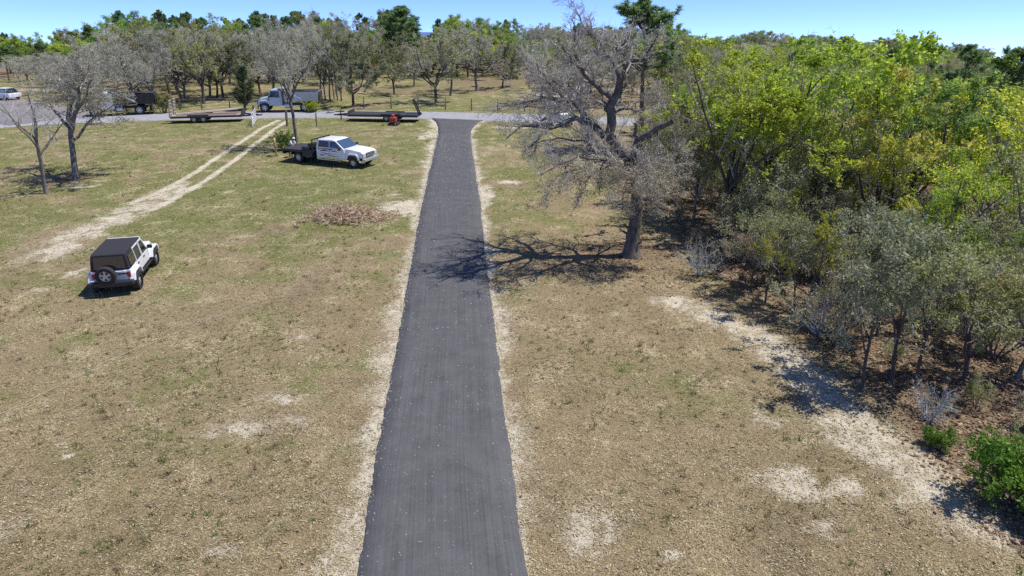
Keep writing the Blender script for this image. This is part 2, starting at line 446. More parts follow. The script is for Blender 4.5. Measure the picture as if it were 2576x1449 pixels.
# ------------------------------------------------------------------ ground sheet
def ground_material():
    m, n, l, b = new_mat('ground')
    def attr(nm):
        a = n.new('ShaderNodeAttribute'); a.attribute_name = nm; return a.outputs['Fac']
    tc = n.new('ShaderNodeTexCoord')
    def noise(s, d=5, r=.6, off=0):
        mp = n.new('ShaderNodeMapping'); mp.inputs['Location'].default_value = (off, off * 1.7, 0)
        l.new(tc.outputs['Object'], mp.inputs[0])
        t = n.new('ShaderNodeTexNoise'); t.inputs['Scale'].default_value = s; t.inputs['Detail'].default_value = d
        t.inputs['Roughness'].default_value = r; l.new(mp.outputs[0], t.inputs['Vector']); return t.outputs['Fac']
    def madd(a, k, c):
        t = n.new('ShaderNodeMath'); t.operation = 'MULTIPLY_ADD'; l.new(a, t.inputs[0]); t.inputs[1].default_value = k
        if isinstance(c, float): t.inputs[2].default_value = c
        else: l.new(c, t.inputs[2])
        return t.outputs[0]
    def mixc(f, a, c):
        t = n.new('ShaderNodeMix'); t.data_type = 'RGBA'
        l.new(f, t.inputs[0])
        for i, v in ((6, a), (7, c)):
            if isinstance(v, tuple): t.inputs[i].default_value = v + (1,)
            else: l.new(v, t.inputs[i])
        return t.outputs[2]
    def band(f, a, c):
        t = n.new('ShaderNodeMapRange'); t.interpolation_type = 'SMOOTHSTEP'
        t.inputs[1].default_value = a; t.inputs[2].default_value = c; l.new(f, t.inputs[0]); return t.outputs[0]
    nf = noise(9, 6, .75); nm = noise(2.2, 5, .7, 3); nff = noise(28, 4, .75, 7); nl = noise(.35, 3, .5, 12)
    pt = noise(.75, 4, .65, 21); pu = noise(.28, 4, .6, 33)
    straw = mixc(band(nff, .35, .65), (.168, .127, .072), (.312, .248, .148))
    green = mixc(band(nf, .35, .65), (.10, .108, .036), (.192, .197, .072))
    g = madd(nf, 1.3, madd(nm, .9, madd(pu, 1.7, madd(attr('green'), 1.15, -1.98))))
    grass = mixc(band(g, .25, .75), straw, green)
    soil = mixc(band(nff, .3, .7), (.115, .088, .06), (.20, .155, .105))
    grass = mixc(band(madd(nf, .8, madd(nm, .6, madd(pu, -.8, .05))), .48, .60), grass, soil)
    pale = band(madd(nff, 1.0, madd(nf, .6, madd(pt, .55, -.58))), .57, .66)
    grass = mixc(pale, grass, (.54, .46, .30))
    litc = ramp(n, l, nff, [(.30, (.075, .053, .04)), (.45, (.155, .11, .075)), (.6, (.26, .195, .125)), (.75, (.40, .32, .22))])
    lit = band(madd(nf, .9, madd(attr('litter'), 1.0, -.45)), .35, .62)
    c = mixc(lit, grass, litc)
    sandc = mixc(band(nm, .3, .7), (.43, .375, .27), (.57, .52, .42))
    sandc = mixc(band(nff, .56, .7), sandc, (.34, .27, .17))
    snd = band(madd(nff, 1.3, madd(nf, 1.0, madd(nm, .5, madd(pt, .5, madd(attr('sand'), 1.0, -1.67))))), .40, .72)
    c = mixc(snd, c, sandc)
    l.new(c, b.inputs['Base Color'])
    b.inputs['Roughness'].default_value = .95; b.inputs['Specular IOR Level'].default_value = .1
    bp = n.new('ShaderNodeBump'); bp.inputs['Strength'].default_value = .9; bp.inputs['Distance'].default_value = .06
    l.new(madd(nff, .6, nf), bp.inputs['Height']); l.new(bp.outputs[0], b.inputs['Normal'])
    return m
M['ground'] = ground_material()

def axis(lo, hi, step, far, grow):
    a = list(np.arange(lo, hi + step / 2, step)); s = step; p = hi; q = lo
    while p < far:
        s *= grow; p += s; q -= s; a.append(p); a.insert(0, q)
    return np.array(a)
gx = axis(-46, 26, .26, 3000, 1.16)
gy = axis(6, 86, .26, 3000, 1.16)
X, Y = np.meshgrid(gx, gy, indexing='xy')
def relief(x, y):
    """small bumps of the turf, kept below the paved sheets"""
    r = (fbm(x, y, .35) - .5) * .10 + (fbm(x, y, 2.1) - .5) * .07
    dm = np.minimum(dist_poly(x, y, drive_mid), 99)
    k = sstep(1.7, 3.0, dm) * sstep(3.2, 4.5, dist_poly(x, y, road_mid[::3])) * sstep(5, 7, dist_poly(x, y, SIDE[::3]))
    return r * k - .03 * (1 - k)
Z = terrain(X, Y) + relief(X, Y)
ny, nx = X.shape
idx = np.arange(nx * ny).reshape(ny, nx)
quads = np.stack([idx[:-1, :-1], idx[:-1, 1:], idx[1:, 1:], idx[1:, :-1]], -1).reshape(-1, 4)
gme = np_mesh('ground', np.stack([X, Y, Z], -1), quads=quads, mats=[M['ground']], smooth=True)
fs, fl, fg = fields(X.ravel(), Y.ravel())
for nm, v in (('sand', fs), ('litter', fl), ('green', fg)):
    a = gme.attributes.new(nm, 'FLOAT', 'POINT'); a.data.foreach_set('value', v.astype(np.float32))
ground = link('ground', gme); tag(ground, 'rough dry lawn and sandy soil', kind='structure')
def GZ(x, y):
    return terrain(x, y) + relief(np.asarray(x, float), np.asarray(y, float))

# ------------------------------------------------------------------ driveway and roads
def asphalt(name, dark, light, streak, fleck):
    m, n, l, b = new_mat(name)
    uv = n.new('ShaderNodeUVMap'); tc = n.new('ShaderNodeTexCoord')
    mp = n.new('ShaderNodeMapping'); mp.inputs['Scale'].default_value = (70, .16, 1); l.new(uv.outputs[0], mp.inputs[0])
    a = n.new('ShaderNodeTexNoise'); a.inputs['Scale'].default_value = 1; a.inputs['Detail'].default_value = 6; a.inputs['Roughness'].default_value = .65
    l.new(mp.outputs[0], a.inputs['Vector'])
    f = n.new('ShaderNodeTexNoise'); f.inputs['Scale'].default_value = 16; f.inputs['Detail'].default_value = 8; f.inputs['Roughness'].default_value = .9
    l.new(tc.outputs['Object'], f.inputs['Vector'])
    g = n.new('ShaderNodeTexNoise'); g.inputs['Scale'].default_value = 1.3; g.inputs['Detail'].default_value = 8; g.inputs['Roughness'].default_value = .7; l.new(tc.outputs['Object'], g.inputs['Vector'])
    s = n.new('ShaderNodeMath'); s.operation = 'MULTIPLY_ADD'; s.inputs[1].default_value = streak; l.new(a.outputs['Fac'], s.inputs[0])
    s2 = n.new('ShaderNodeMath'); s2.operation = 'MULTIPLY_ADD'; s2.inputs[1].default_value = .9; l.new(f.outputs['Fac'], s2.inputs[0]); l.new(g.outputs['Fac'], s2.inputs[2])
    l.new(s2.outputs[0], s.inputs[2])
    mr = n.new('ShaderNodeMapRange'); mr.inputs[1].default_value = .72; mr.inputs[2].default_value = 1.22 + streak * .55; l.new(s.outputs[0], mr.inputs[0])
    c = ramp(n, l, mr.outputs[0], [(0.1, dark), (.9, light)])
    mx = n.new('ShaderNodeMix'); mx.data_type = 'RGBA'; l.new(c, mx.inputs[6]); mx.inputs[7].default_value = (.42, .39, .33, 1)
    th = n.new('ShaderNodeMapRange'); th.inputs[1].default_value = fleck; th.inputs[2].default_value = fleck + .04; l.new(f.outputs['Fac'], th.inputs[0])
    l.new(th.outputs[0], mx.inputs[0]); l.new(mx.outputs[2], b.inputs['Base Color'])
    b.inputs['Roughness'].default_value = .8; b.inputs['Specular IOR Level'].default_value = .35
    bp = n.new('ShaderNodeBump'); bp.inputs['Strength'].default_value = .5; bp.inputs['Distance'].default_value = .01
    l.new(f.outputs['Fac'], bp.inputs['Height']); l.new(bp.outputs[0], b.inputs['Normal'])
    return m
M['drive'] = asphalt('new_asphalt', (.022, .022, .024), (.098, .098, .101), 1.1, .62)
M['road'] = asphalt('worn_asphalt', (.20, .20, .215), (.34, .34, .36), .3, .74)
M['lane'] = asphalt('mauve_asphalt', (.14, .125, .135), (.24, .22, .23), .3, .74)

def strip(name, Lp, Rp, mat, nacross, zoff, skirt, rag=0.0):
    Lp = np.array(Lp); Rp = np.array(Rp); n = len(Lp)
    v = []; uvs = []
    s = np.concatenate([[0], np.cumsum(np.linalg.norm(np.diff((Lp + Rp) / 2, axis=0), axis=1))])
    jl = (NP.random(n) - .5) * rag * .5 + (fbm(s, s * 0 + 3, .5) - .5) * rag * 2.4; jr = (NP.random(n) - .5) * rag * .5 + (fbm(s, s * 0 + 31, .5) - .5) * rag * 2.4
    for i in range(n):
        d = (Rp[i] - Lp[i]); W = np.linalg.norm(d); d = d / W
        A = Lp[i] + d * jl[i]; B = Rp[i] + d * jr[i]
        row = [A - d * .03] + [A + (B - A) * k / nacross for k in range(nacross + 1)] + [B + d * .03]
        for k, p in enumerate(row):
            edge = k == 0 or k == len(row) - 1
            z = T(p[0], p[1]) + (zoff if not edge else zoff - skirt)
            v.append((p[0], p[1], z)); uvs.append((float(np.dot(p - Lp[i], d)) / 3.7, s[i]))
    m_ = nacross + 3
    idx = np.arange(n * m_).reshape(n, m_)
    q = np.stack([idx[:-1, :-1], idx[:-1, 1:], idx[1:, 1:], idx[1:, :-1]], -1).reshape(-1, 4)
    me = np_mesh(name, np.array(v), quads=q, mats=[mat], smooth=True)
    uv = me.uv_layers.new(name='UVMap')
    li = np.zeros(len(me.loops), np.int32); me.loops.foreach_get('vertex_index', li)
    uv.data.foreach_set('uv', np.array(uvs, np.float32)[li].ravel())
    return link(name, me)
NL = 420
drive_l = smooth_line(dl, NL); drive_r = smooth_line(dr, NL)
driveway = strip('driveway', drive_l, drive_r, M['drive'], 8, .035, .07, .09)
tag(driveway, 'fresh dark asphalt driveway running up to the public road', kind='structure')
road = strip('road', road_high, road_low, M['road'], 4, .012, .05, .05)
tag(road, 'pale worn asphalt public road across the end of the driveway', kind='structure')
sn = np.gradient(SIDE, axis=0); sn /= np.linalg.norm(sn, axis=1)[:, None]; sn = np.stack([-sn[:, 1], sn[:, 0]], 1)
side = strip('side_road', SIDE + sn * 5, SIDE - sn * 5, M['lane'], 4, .022, .05, .05)
tag(side, 'mauve grey side road joining at the far end', kind='structure')

# ------------------------------------------------------------------ trees: branch generator
def unit(v):
    return v / np.maximum(np.linalg.norm(v, axis=-1, keepdims=True), 1e-9)
def grow(rg, st, dr_, ln, r0, nseg, wig, up, tip=.35):
    B = len(ln); P = np.zeros((B, nseg + 1, 3)); P[:, 0] = st; d = unit(np.array(dr_, float)); step = (ln / nseg)[:, None]
    for i in range(nseg):
        d = d + rg.normal(0, wig, (B, 3)); d[:, 2] += up; d = unit(d); P[:, i + 1] = P[:, i] + d * step
    t = np.linspace(0, 1, nseg + 1)
    return P, np.asarray(r0)[:, None] * (1 - (1 - tip) * t)[None]
def spawn(rg, P, R, ln, k, t0, t1, ang, asd, ratio, rr, up=0.0):
    B, n, _ = P.shape
    t = (np.arange(k)[None] + rg.random((B, k))) / k * (t1 - t0) + t0
    f = t * (n - 1); i = np.minimum(f.astype(int), n - 2); u = (f - i)[..., None]
    b = np.arange(B)[:, None]
    pos = P[b, i] * (1 - u) + P[b, i + 1] * u
    tg = unit(P[b, i + 1] - P[b, i])
    rad = R[b, i] * (1 - u[..., 0]) + R[b, i + 1] * u[..., 0]
    rv = rg.normal(size=tg.shape); rv[..., 2] += up
    pp = unit(rv - (rv * tg).sum(-1, keepdims=True) * tg)
    a = np.clip(rg.normal(ang, asd, (B, k)), .15, 1.6)[..., None]
    d = tg * np.cos(a) + pp * np.sin(a)
    L = ln[:, None] * ratio * (1.2 - .65 * t) * rg.uniform(.65, 1.3, (B, k))
    return pos.reshape(-1, 3), d.reshape(-1, 3), L.ravel(), (rad * rr).ravel()
def tubes(P, R, sides):
    """all branches of one level as tubes -> verts, quads"""
    B, n, _ = P.shape
    tg = np.zeros_like(P); tg[:, 1:-1] = P[:, 2:] - P[:, :-2]; tg[:, 0] = P[:, 1] - P[:, 0]; tg[:, -1] = P[:, -1] - P[:, -2]
    tg = unit(tg)
    ref = np.where(np.abs(unit(P[:, -1] - P[:, 0])[:, 2:3]) > .8, np.array([[1., 0, 0]]), np.array([[0, 0, 1.]]))[:, None]
    a = unit(np.cross(tg, ref)); c = np.cross(tg, a)
    th = np.arange(sides) / sides * 2 * np.pi
    V = P[:, :, None] + (a[:, :, None] * np.cos(th)[None, None, :, None] + c[:, :, None] * np.sin(th)[None, None, :, None]) * R[:, :, None, None]
    idx = np.arange(B * n * sides).reshape(B, n, sides)
    nx_ = np.roll(idx, -1, axis=2)
    q = np.stack([idx[:, :-1], nx_[:, :-1], nx_[:, 1:], idx[:, 1:]], -1).reshape(-1, 4)
    return V.reshape(-1, 3), q
def clumps(P, thr, f=.95):
    """keep only the twigs of leafy clumps, so gaps stay between them"""
    c = P[:, 0]; v = .5 * vnoise(c[:, 0] * f + c[:, 2] * .8 * f + 31, c[:, 1] * f - c[:, 2] * .7 * f + 57) + .5 * vnoise(c[:, 0] * f * 1.3 - c[:, 1] * .6 + 11, c[:, 2] * f * 1.5 + 90)
    return P[v > np.quantile(v, thr)]
def leaves(rg, P, N, size, jit, droop=0.0, aspect=.55, flat=0.0):
    """N rhombic leaves scattered along the given twigs"""
    B, n, _ = P.shape
    b = rg.integers(0, B, N); f = rg.random(N) * (n - 1) * .999; i = f.astype(int); u = (f - i)[:, None]
    c = P[b, i] * (1 - u) + P[b, i + 1] * u + rg.normal(0, jit, (N, 3))
    d = unit(rg.normal(size=(N, 3)) + np.array([0, 0, -droop])); w = rg.normal(size=(N, 3)); w[:, :2] *= (1 - flat)
    s = unit(np.cross(d, w)); L = (size * rg.uniform(.6, 1.35, N))[:, None]
    nrm = np.cross(d, s)
    V = np.stack([c - d * L * .5, c + s * L * aspect * .5 + nrm * L * .08, c + d * L * .5, c - s * L * aspect * .5 + nrm * L * .08], 1).reshape(-1, 3)
    q = np.arange(4 * N).reshape(N, 4)
    return V, q
def join(parts):
    """[(verts, quads, material index)]"""
    vs_, qs, mi = [], [], []; o = 0
    for v, q, m in parts:
        vs_.append(v); qs.append(q + o); mi.append(np.full(len(q), m)); o += len(v)
    return np.concatenate(vs_), np.concatenate(qs), np.concatenate(mi)

def proto_tree(name, trunk_parts, crown_parts, bark, twig, leaf):
    v, q, m = join([(a, b, 0) for a, b in trunk_parts])
    tm = np_mesh(name + '_trunk', v, quads=q, mats=[bark], smooth=True)
    v, q, m = join(crown_parts)
    cm = np_mesh(name + '_crown', v, quads=q, mats=[twig, leaf], midx=m)
    return tm, cm

def oak(seed, H=9.5, trunk=2.6, r=.2, limbs=5, spread=.85, leaf=None, nleaf=3000, lsize=.13, bark='bark_grey', twig='twig',
        lean=0.0, twigs=True, gaps=0.0, k2=6, k3=5, k4=4, wig=.16, limb_up=.06, jit=.10, droop=0):
    rg = np.random.default_rng(seed)
    ld = np.array([[lean, rg.normal(0, .04), 1.0]])
    P0, R0 = grow(rg, np.array([[0, 0, -.15]]), ld, np.array([trunk + .15]), np.array([r]), 8, .05, .03, .72)
    R0[0, 0] *= 1.5; R0[0, 1] *= 1.12
    top = P0[0, -1]
    az = np.arange(limbs) / limbs * 2 * np.pi + rg.random(limbs) * .9 + rg.random() * 6
    tilt = rg.uniform(.35, 1.0, limbs) * spread; tilt[0] = .12
    d = np.stack([np.sin(tilt) * np.cos(az), np.sin(tilt) * np.sin(az), np.cos(tilt)], 1)
    st = np.stack([P0[0, 5 + (i % 3 + 1 if i else 3)] for i in range(limbs)])
    L = (H - trunk) * rg.uniform(.72, .98, limbs); L[0] = (H - trunk) * .95
    P1, R1 = grow(rg, st, d, L, np.full(limbs, r * .62) * rg.uniform(.75, 1.05, limbs), 9, wig, limb_up, .22)
    a = spawn(rg, P1, R1, L, k2, .22, 1, .85, .25, .50, .62, .35)
    P2, R2 = grow(rg, a[0], a[1], a[2], a[3], 6, wig * 1.1, .05, .3)
    b = spawn(rg, P2, R2, a[2], k3, .15, 1, .8, .25, .55, .6, .2)
    P3, R3 = grow(rg, b[0], b[1], b[2], np.maximum(b[3], .008), 4, wig * 1.2, .03 - droop, .35)
    crown = []
    v, q = tubes(P2, R2, 5); crown.append((v, q, 0))
    v, q = tubes(P3, R3, 3); crown.append((v, q, 0))
    src = P3
    if twigs:
        c = spawn(rg, P3, R3, b[2], k4, .1, 1, .75, .3, .6, .6, .1)
        P4, R4 = grow(rg, c[0], c[1], c[2], np.maximum(c[3], .006), 2, wig * 1.3, .02 - droop, .3)
        v, q = tubes(P4, R4, 3); crown.append((v, q, 0))
        src = np.concatenate([P3[:, ::2], P4]) if P3[:, ::2].shape[1] == P4.shape[1] else P4
    if nleaf:
        if gaps: src = clumps(src, gaps)
        v, q = leaves(rg, src, nleaf, lsize, jit, droop * 4); crown.append((v, q, 1))
    tr = [tubes(P0, R0, 10), tubes(P1, R1, 7)]
    return proto_tree(f'oak{seed}', tr, crown, M[bark], M[twig], M[leaf or 'l_moss'])

def pine(seed, H=15, r=.19, low=.45, nb=34, spread=2.6, tuft=26, need=.34):
    rg = np.random.default_rng(seed)
    P0, R0 = grow(rg, np.array([[0, 0, -.15]]), np.array([[rg.normal(0, .02), rg.normal(0, .02), 1.]]), np.array([H]), np.array([r]), 12, .012, .02, .18)
    t = np.sort(low + (1 - low) * rg.random(nb) ** .85); f = t * 12; i = np.minimum(f.astype(int), 11); u = (f - i)[:, None]
    st = P0[0, i] * (1 - u) + P0[0, i + 1] * u
    az = rg.random(nb) * 6.283; el = .15 + .9 * (t - low) / (1 - low)
    d = np.stack([np.cos(az) * np.cos(el), np.sin(az) * np.cos(el), np.sin(el)], 1)
    env = np.sin(np.clip((t - low) / (1 - low) * 2.6 + .45, 0, np.pi)) * .8 + .25
    L = spread * env * rg.uniform(.7, 1.2, nb)
    P1, R1 = grow(rg, st, d, L, np.full(nb, .05), 6, .12, .06, .3)
    a = spawn(rg, P1, R1, L, 7, .3, 1, .7, .25, .42, .6, .3)
    P2, R2 = grow(rg, a[0], a[1], np.maximum(a[2], .25), np.full(len(a[2]), .018), 3, .12, .1, .4)
    ends = np.concatenate([P2[:, -1], P2[:, 2], P1[:, -1]]); dirs = unit(np.concatenate([P2[:, -1] - P2[:, -2], P2[:, 2] - P2[:, 1], P1[:, -1] - P1[:, -2]]))
    E = np.repeat(ends, tuft, 0); D = np.repeat(dirs, tuft, 0)
    nd = unit(D * .55 + rg.normal(0, .6, D.shape)); s = unit(np.cross(nd, rg.normal(size=D.shape))) * .028
    Ln = need * rg.uniform(.7, 1.2, (len(E), 1))
    V = np.stack([E - s, E + s, E + nd * Ln + s * .4, E + nd * Ln - s * .4], 1).reshape(-1, 3)
    q = np.arange(len(V)).reshape(-1, 4)
    crown = [(*tubes(P1, R1, 4), 0), (*tubes(P2, R2, 3), 0), (V, q, 1)]
    return proto_tree(f'pine{seed}', [tubes(P0, R0, 9)], crown, M['bark_pine'], M['bark_dark'], M['l_pine'])

def bush(seed, H=2.5, stems=9, spread=.8, leaf='l_grey', nleaf=5000, lsize=.08, bark='bark_dark', twig='twig', k2=6, k3=4, r=.035, jit=.08):
    rg = np.random.default_rng(seed)
    az = rg.random(stems) * 6.283; tilt = rg.uniform(.1, 1, stems) * spread
    d = np.stack([np.sin(tilt) * np.cos(az), np.sin(tilt) * np.sin(az), np.cos(tilt)], 1)
    L = H * rg.uniform(.7, 1.0, stems)
    st = np.stack([np.cos(az) * .15, np.sin(az) * .15, np.full(stems, -.1)], 1) * rg.uniform(.3, 1.3, (stems, 1))
    P0, R0 = grow(rg, st, d, L, np.full(stems, r), 7, .10, .05, .3)
    a = spawn(rg, P0, R0, L, k2, .25, 1, .8, .25, .45, .6, .2)
    P1, R1 = grow(rg, a[0], a[1], a[2], np.maximum(a[3], .007), 4, .15, .03, .4)
    b = spawn(rg, P1, R1, a[2], k3, .1, 1, .8, .3, .6, .6)
    P2, R2 = grow(rg, b[0], b[1], b[2], np.maximum(b[3], .005), 2, .2, .02, .3)
    v, q = leaves(rg, P2, nleaf, lsize, jit)
    crown = [(*tubes(P1, R1, 3), 0), (*tubes(P2, R2, 3), 0), (v, q, 1)]
    return proto_tree(f'bush{seed}', [tubes(P0, R0, 5)], crown, M[bark], M[twig], M[leaf])

def cedar(seed, H=4.6):
    rg = np.random.default_rng(seed)
    P0, R0 = grow(rg, np.array([[0, 0, -.1]]), np.array([[0, 0, 1.]]), np.array([H]), np.array([.11]), 8, .015, .02, .1)
    nb = 90; t = rg.uniform(.06, .98, nb); f = t * 8; i = np.minimum(f.astype(int), 7); u = (f - i)[:, None]
    st = P0[0, i] * (1 - u) + P0[0, i + 1] * u; az = rg.random(nb) * 6.283
    d = np.stack([np.cos(az), np.sin(az), np.full(nb, .75)], 1)
    L = 1.35 * (1.05 - t) ** .6 * rg.uniform(.7, 1.1, nb)
    P1, R1 = grow(rg, st, d, L, np.full(nb, .02), 4, .1, .12, .4)
    a = spawn(rg, P1, R1, L, 5, .2, 1, .6, .2, .45, .6)
    P2, R2 = grow(rg, a[0], a[1], a[2], np.full(len(a[2]), .006), 2, .1, .1, .4)
    v, q = leaves(rg, P2, 9000, .12, .07, 0, .35)
    return proto_tree(f'cedar{seed}', [tubes(P0, R0, 7)], [(*tubes(P1, R1, 3), 0), (v, q, 1)], M['bark_dark'], M['bark_dark'], M['l_dark'])

def plant(name, proto, x, y, s=1.0, rz=0.0, label=None, cat='tree', group=None, sz=None, tilt=(0, 0), z=None):
    root = empty(name, (x, y, (T(x, y) if z is None else z)))
    root.rotation_euler = (tilt[0], tilt[1], rz); root.scale = (s, s, sz or s)
    link('trunk' if cat != 'bush' else 'stems', proto[0], root); link('crown' if cat != 'bush' else 'foliage', proto[1], root)
    tag(root, label, cat, group)
    return root

BARE = [oak(100 + i, H=h, trunk=t, r=r, limbs=n, spread=sp, leaf='l_moss', nleaf=nl * 3, lsize=.16)
        for i, (h, t, r, n, sp, nl) in enumerate([(9.5, 2.4, .21, 6, 1.0, 2600), (8.8, 2.0, .19, 6, 1.15, 3200), (10.2, 3.0, .2, 5, .85, 2400), (8.2, 1.8, .18, 7, 1.1, 3600)])]
GREY = [oak(200 + i, H=h, trunk=t, r=r, limbs=n, spread=sp, leaf='l_grey' if i % 2 == 0 else 'l_olive', nleaf=10500, lsize=.19, k4=2, gaps=.25, bark='bark_dark')
        for i, (h, t, r, n, sp) in enumerate([(9.0, 2.2, .2, 6, 1.1), (9.6, 2.4, .2, 6, 1.0), (8.2, 1.9, .18, 6, 1.15), (8.8, 2.6, .16, 5, .9)])]
BRIGHT = [oak(300 + i, H=h, trunk=t, r=r, limbs=n, spread=sp, leaf=lf, nleaf=int(nl * .85), lsize=.17, k4=3, bark='bark_dark', twig='twig_oak', jit=.085, gaps=.42)
          for i, (h, t, r, n, sp, lf, nl) in enumerate([(10.5, 2.6, .17, 6, .95, 'l_bright', 12500), (9.4, 2.2, .15, 6, 1.05, 'l_bright', 11500), (8.2, 2.0, .13, 6, .9, 'l_gold', 8000), (10.0, 3.0, .16, 5, .8, 'l_green', 13000), (7.5, 1.6, .12, 6, 1.0, 'l_olive', 9000)])]
PINE = [pine(400, 14, .19, .38, 60, 2.6, 30, .4), pine(401, 12.5, .17, .5, 38, 2.2), pine(402, 16, .2, .55, 44, 2.4)]
GREENFAR = [oak(500 + i, H=h, trunk=2.4, r=.2, limbs=6, spread=1.0, leaf=lf, nleaf=10000, lsize=.26, twigs=False, gaps=.25, bark='bark_dark', twig='bark_dark', jit=.2)
            for i, (h, lf) in enumerate([(10, 'l_green'), (9.2, 'l_olive'), (9.0, 'l_bright')])]
SCRUB = [bush(600, 3.4, 8, .75, 'l_grey', 4300, .10), bush(601, 2.6, 9, .9, 'l_tan', 3000, .08), bush(602, 3.0, 8, .8, 'l_olive', 4000, .11), bush(603, 2.4, 12, 1.1, 'l_grey', 900, .07, twig='twig_pale', bark='twig_pale')]
VIVID = bush(610, 2.1, 12, .95, 'l_vivid', 6500, .12, twig='bark_dark')
SAPL = [oak(620 + i, H=h, trunk=t, r=.055, limbs=5, spread=.8, leaf=lf, nleaf=4000, lsize=.10, gaps=.25, bark='bark_dark', k2=5, k3=4, k4=3, wig=.14)
        for i, (h, t, lf) in enumerate([(4.4, 1.5, 'l_grey'), (5.2, 1.7, 'l_olive'), (3.8, 1.2, 'l_tan')])]
CEDAR = cedar(630)
TANOAK = [oak(640, H=6.4, trunk=1.6, r=.11, limbs=6, spread=1.0, leaf='l_tan', nleaf=7500, lsize=.12, k4=4), oak(641, H=7.2, trunk=2.0, r=.12, limbs=6, spread=.95, leaf='l_olive', nleaf=8500, lsize=.13, k4=3)]

# ------------------------------------------------------------------ the big bare oak beside the driveway
def big_oak():
    rg = np.random.default_rng(77)
    Y0 = float(at(1585, 645)[1])
    def P(l): return np.array([at_y(a, b, Y0 + c) for a, b, c in l])
    base = at(1586, 645); o = np.array([base[0], base[1], T(*base)])
    trunk = P([(1586, 652, 0), (1588, 628, 0), (1596, 570, 0), (1601, 520, 0), (1603, 480, .1), (1598, 445, .1)])
    limbs = [  # (pixel x, pixel y, metres nearer or farther than the trunk), radius at start
        ([(1598, 450, .1), (1580, 400, .1), (1534, 343, .1), (1537, 285, .1), (1541, 249, .2), (1556, 236, .3), (1562, 207, .4), (1563, 186, .5)], .27, .5),
        ([(1563, 190, .5), (1584, 162, .5), (1620, 145, .3), (1643, 113, .2), (1655, 80, .0)], .13, .2),
        ([(1562, 200, .4), (1545, 162, .8), (1529, 139, 1.0), (1516, 110, 1.2), (1487, 81, 1.4), (1462, 55, 1.6), (1448, 30, 1.6)], .13, .15),
        ([(1541, 249, .2), (1500, 217, -.4), (1468, 181, -.8), (1451, 152, -1.0), (1449, 97, -1.2), (1440, 50, -1.3)], .13, .15),
        ([(1468, 181, -.8), (1440, 150, -1.4), (1422, 129, -1.8), (1400, 95, -2.2)], .07, .2),
        ([(1545, 350, .1), (1500, 323, .5), (1480, 300, .8), (1454, 265, 1.3), (1435, 242, 1.7), (1416, 223, 2.2), (1380, 191, 2.8), (1335, 181, 3.2)], .18, .15),
        ([(1454, 265, 1.3), (1416, 246, .8), (1396, 223, .3), (1372, 200, -.2), (1350, 160, -.4)], .10, .2),
        ([(1430, 256, 1.0), (1400, 250, .2), (1364, 243, -.6), (1354, 251, -.9), (1306, 256, -1.6), (1262, 268, -2.2)], .09, .2),
        ([(1500, 323, .5), (1448, 297, -.6), (1396, 323, -1.5), (1370, 320, -1.9), (1330, 316, -2.4), (1299, 323, -2.8), (1273, 349, -3.2)], .13, .2),
        ([(1380, 321, -1.7), (1351, 349, -2.2), (1340, 365, -2.4), (1319, 382, -2.8)], .07, .25),
        ([(1603, 470, .1), (1596, 420, -.2), (1594, 385, -.4), (1606, 356, -.5), (1645, 330, -.9), (1691, 306, -1.3)], .19, .55),
        ([(1600, 365, -.5), (1602, 335, -.6), (1597, 311, -.8)], .10, .5),
        ([(1540, 280, .1), (1576, 275, .9), (1610, 280, 1.6), (1650, 262, 2.2)], .07, .2),
        ([(1537, 300, .1), (1528, 262, 1.2), (1510, 235, 2.2), (1492, 190, 3.0), (1480, 150, 3.6)], .12, .15),
        ([(1560, 215, .4), (1575, 180, -.6), (1572, 140, -1.4), (1552, 110, -1.8), (1545, 70, -2.2)], .09, .15),
        ([(1590, 430, 0), (1530, 405, -1.4), (1470, 395, -2.4), (1410, 410, -3.2), (1360, 440, -3.8)], .09, .2),
        ([(1585, 425, 0), (1540, 400, 1.4), (1490, 380, 2.4), (1430, 372, 3.4)], .09, .2),
        ([(1600, 455, 0), (1640, 420, 1.2), (1680, 400, 2.0), (1720, 380, 2.8)], .08, .2),
        ([(1560, 415, -.8), (1510, 405, -1.9), (1450, 425, -2.8), (1400, 450, -3.3), (1370, 480, -3.6)], .06, .2),
        ([(1540, 395, .5), (1480, 360, .9), (1420, 350, 1.3), (1370, 355, 1.6), (1330, 375, 1.8)], .07, .2),
        ([(1600, 460, 0), (1650, 450, -.9), (1690, 450, -1.4), (1720, 470, -1.8)], .06, .2),
        ([(1603, 470, -.1), (1590, 445, -.9), (1560, 440, -1.5), (1530, 460, -2.0)], .06, .25),
        ([(1605, 465, -.1), (1630, 440, -.9), (1655, 450, -1.6), (1675, 480, -2.0)], .06, .25),
        ([(1603, 468, -.1), (1600, 435, -1.0), (1588, 445, -1.9), (1572, 490, -2.5), (1562, 520, -2.7)], .05, .3),
        ([(1603, 468, -.1), (1612, 430, -1.2), (1625, 445, -2.1), (1632, 490, -2.6), (1640, 520, -2.8)], .05, .3),
        ([(1560, 415, -.4), (1520, 420, -1.2), (1480, 450, -1.9), (1460, 485, -2.2)], .05, .3),
        ([(1520, 400, -1.6), (1512, 430, -1.8), (1510, 460, -1.9), (1509, 490, -1.95)], .035, .5),
        ([(1440, 402, -2.9), (1420, 425, -3.1), (1416, 465, -3.15)], .03, .5)]
    root = empty('bare_oak', tuple(o))
    tag(root, 'big leafless grey oak with twisting limbs beside the driveway, casting a branching shadow', 'tree')
    tp = smooth_line(trunk, 12) - o
    R = np.interp(np.linspace(0, 1, 12), [0, .08, .2, 1], [.50, .40, .33, .26])[None]
    tv, tq = tubes(tp[None], R, 20)
    ang = np.arange(20) / 20 * 2 * np.pi; ring = np.repeat(np.arange(12), 20); an = np.tile(ang, 12)
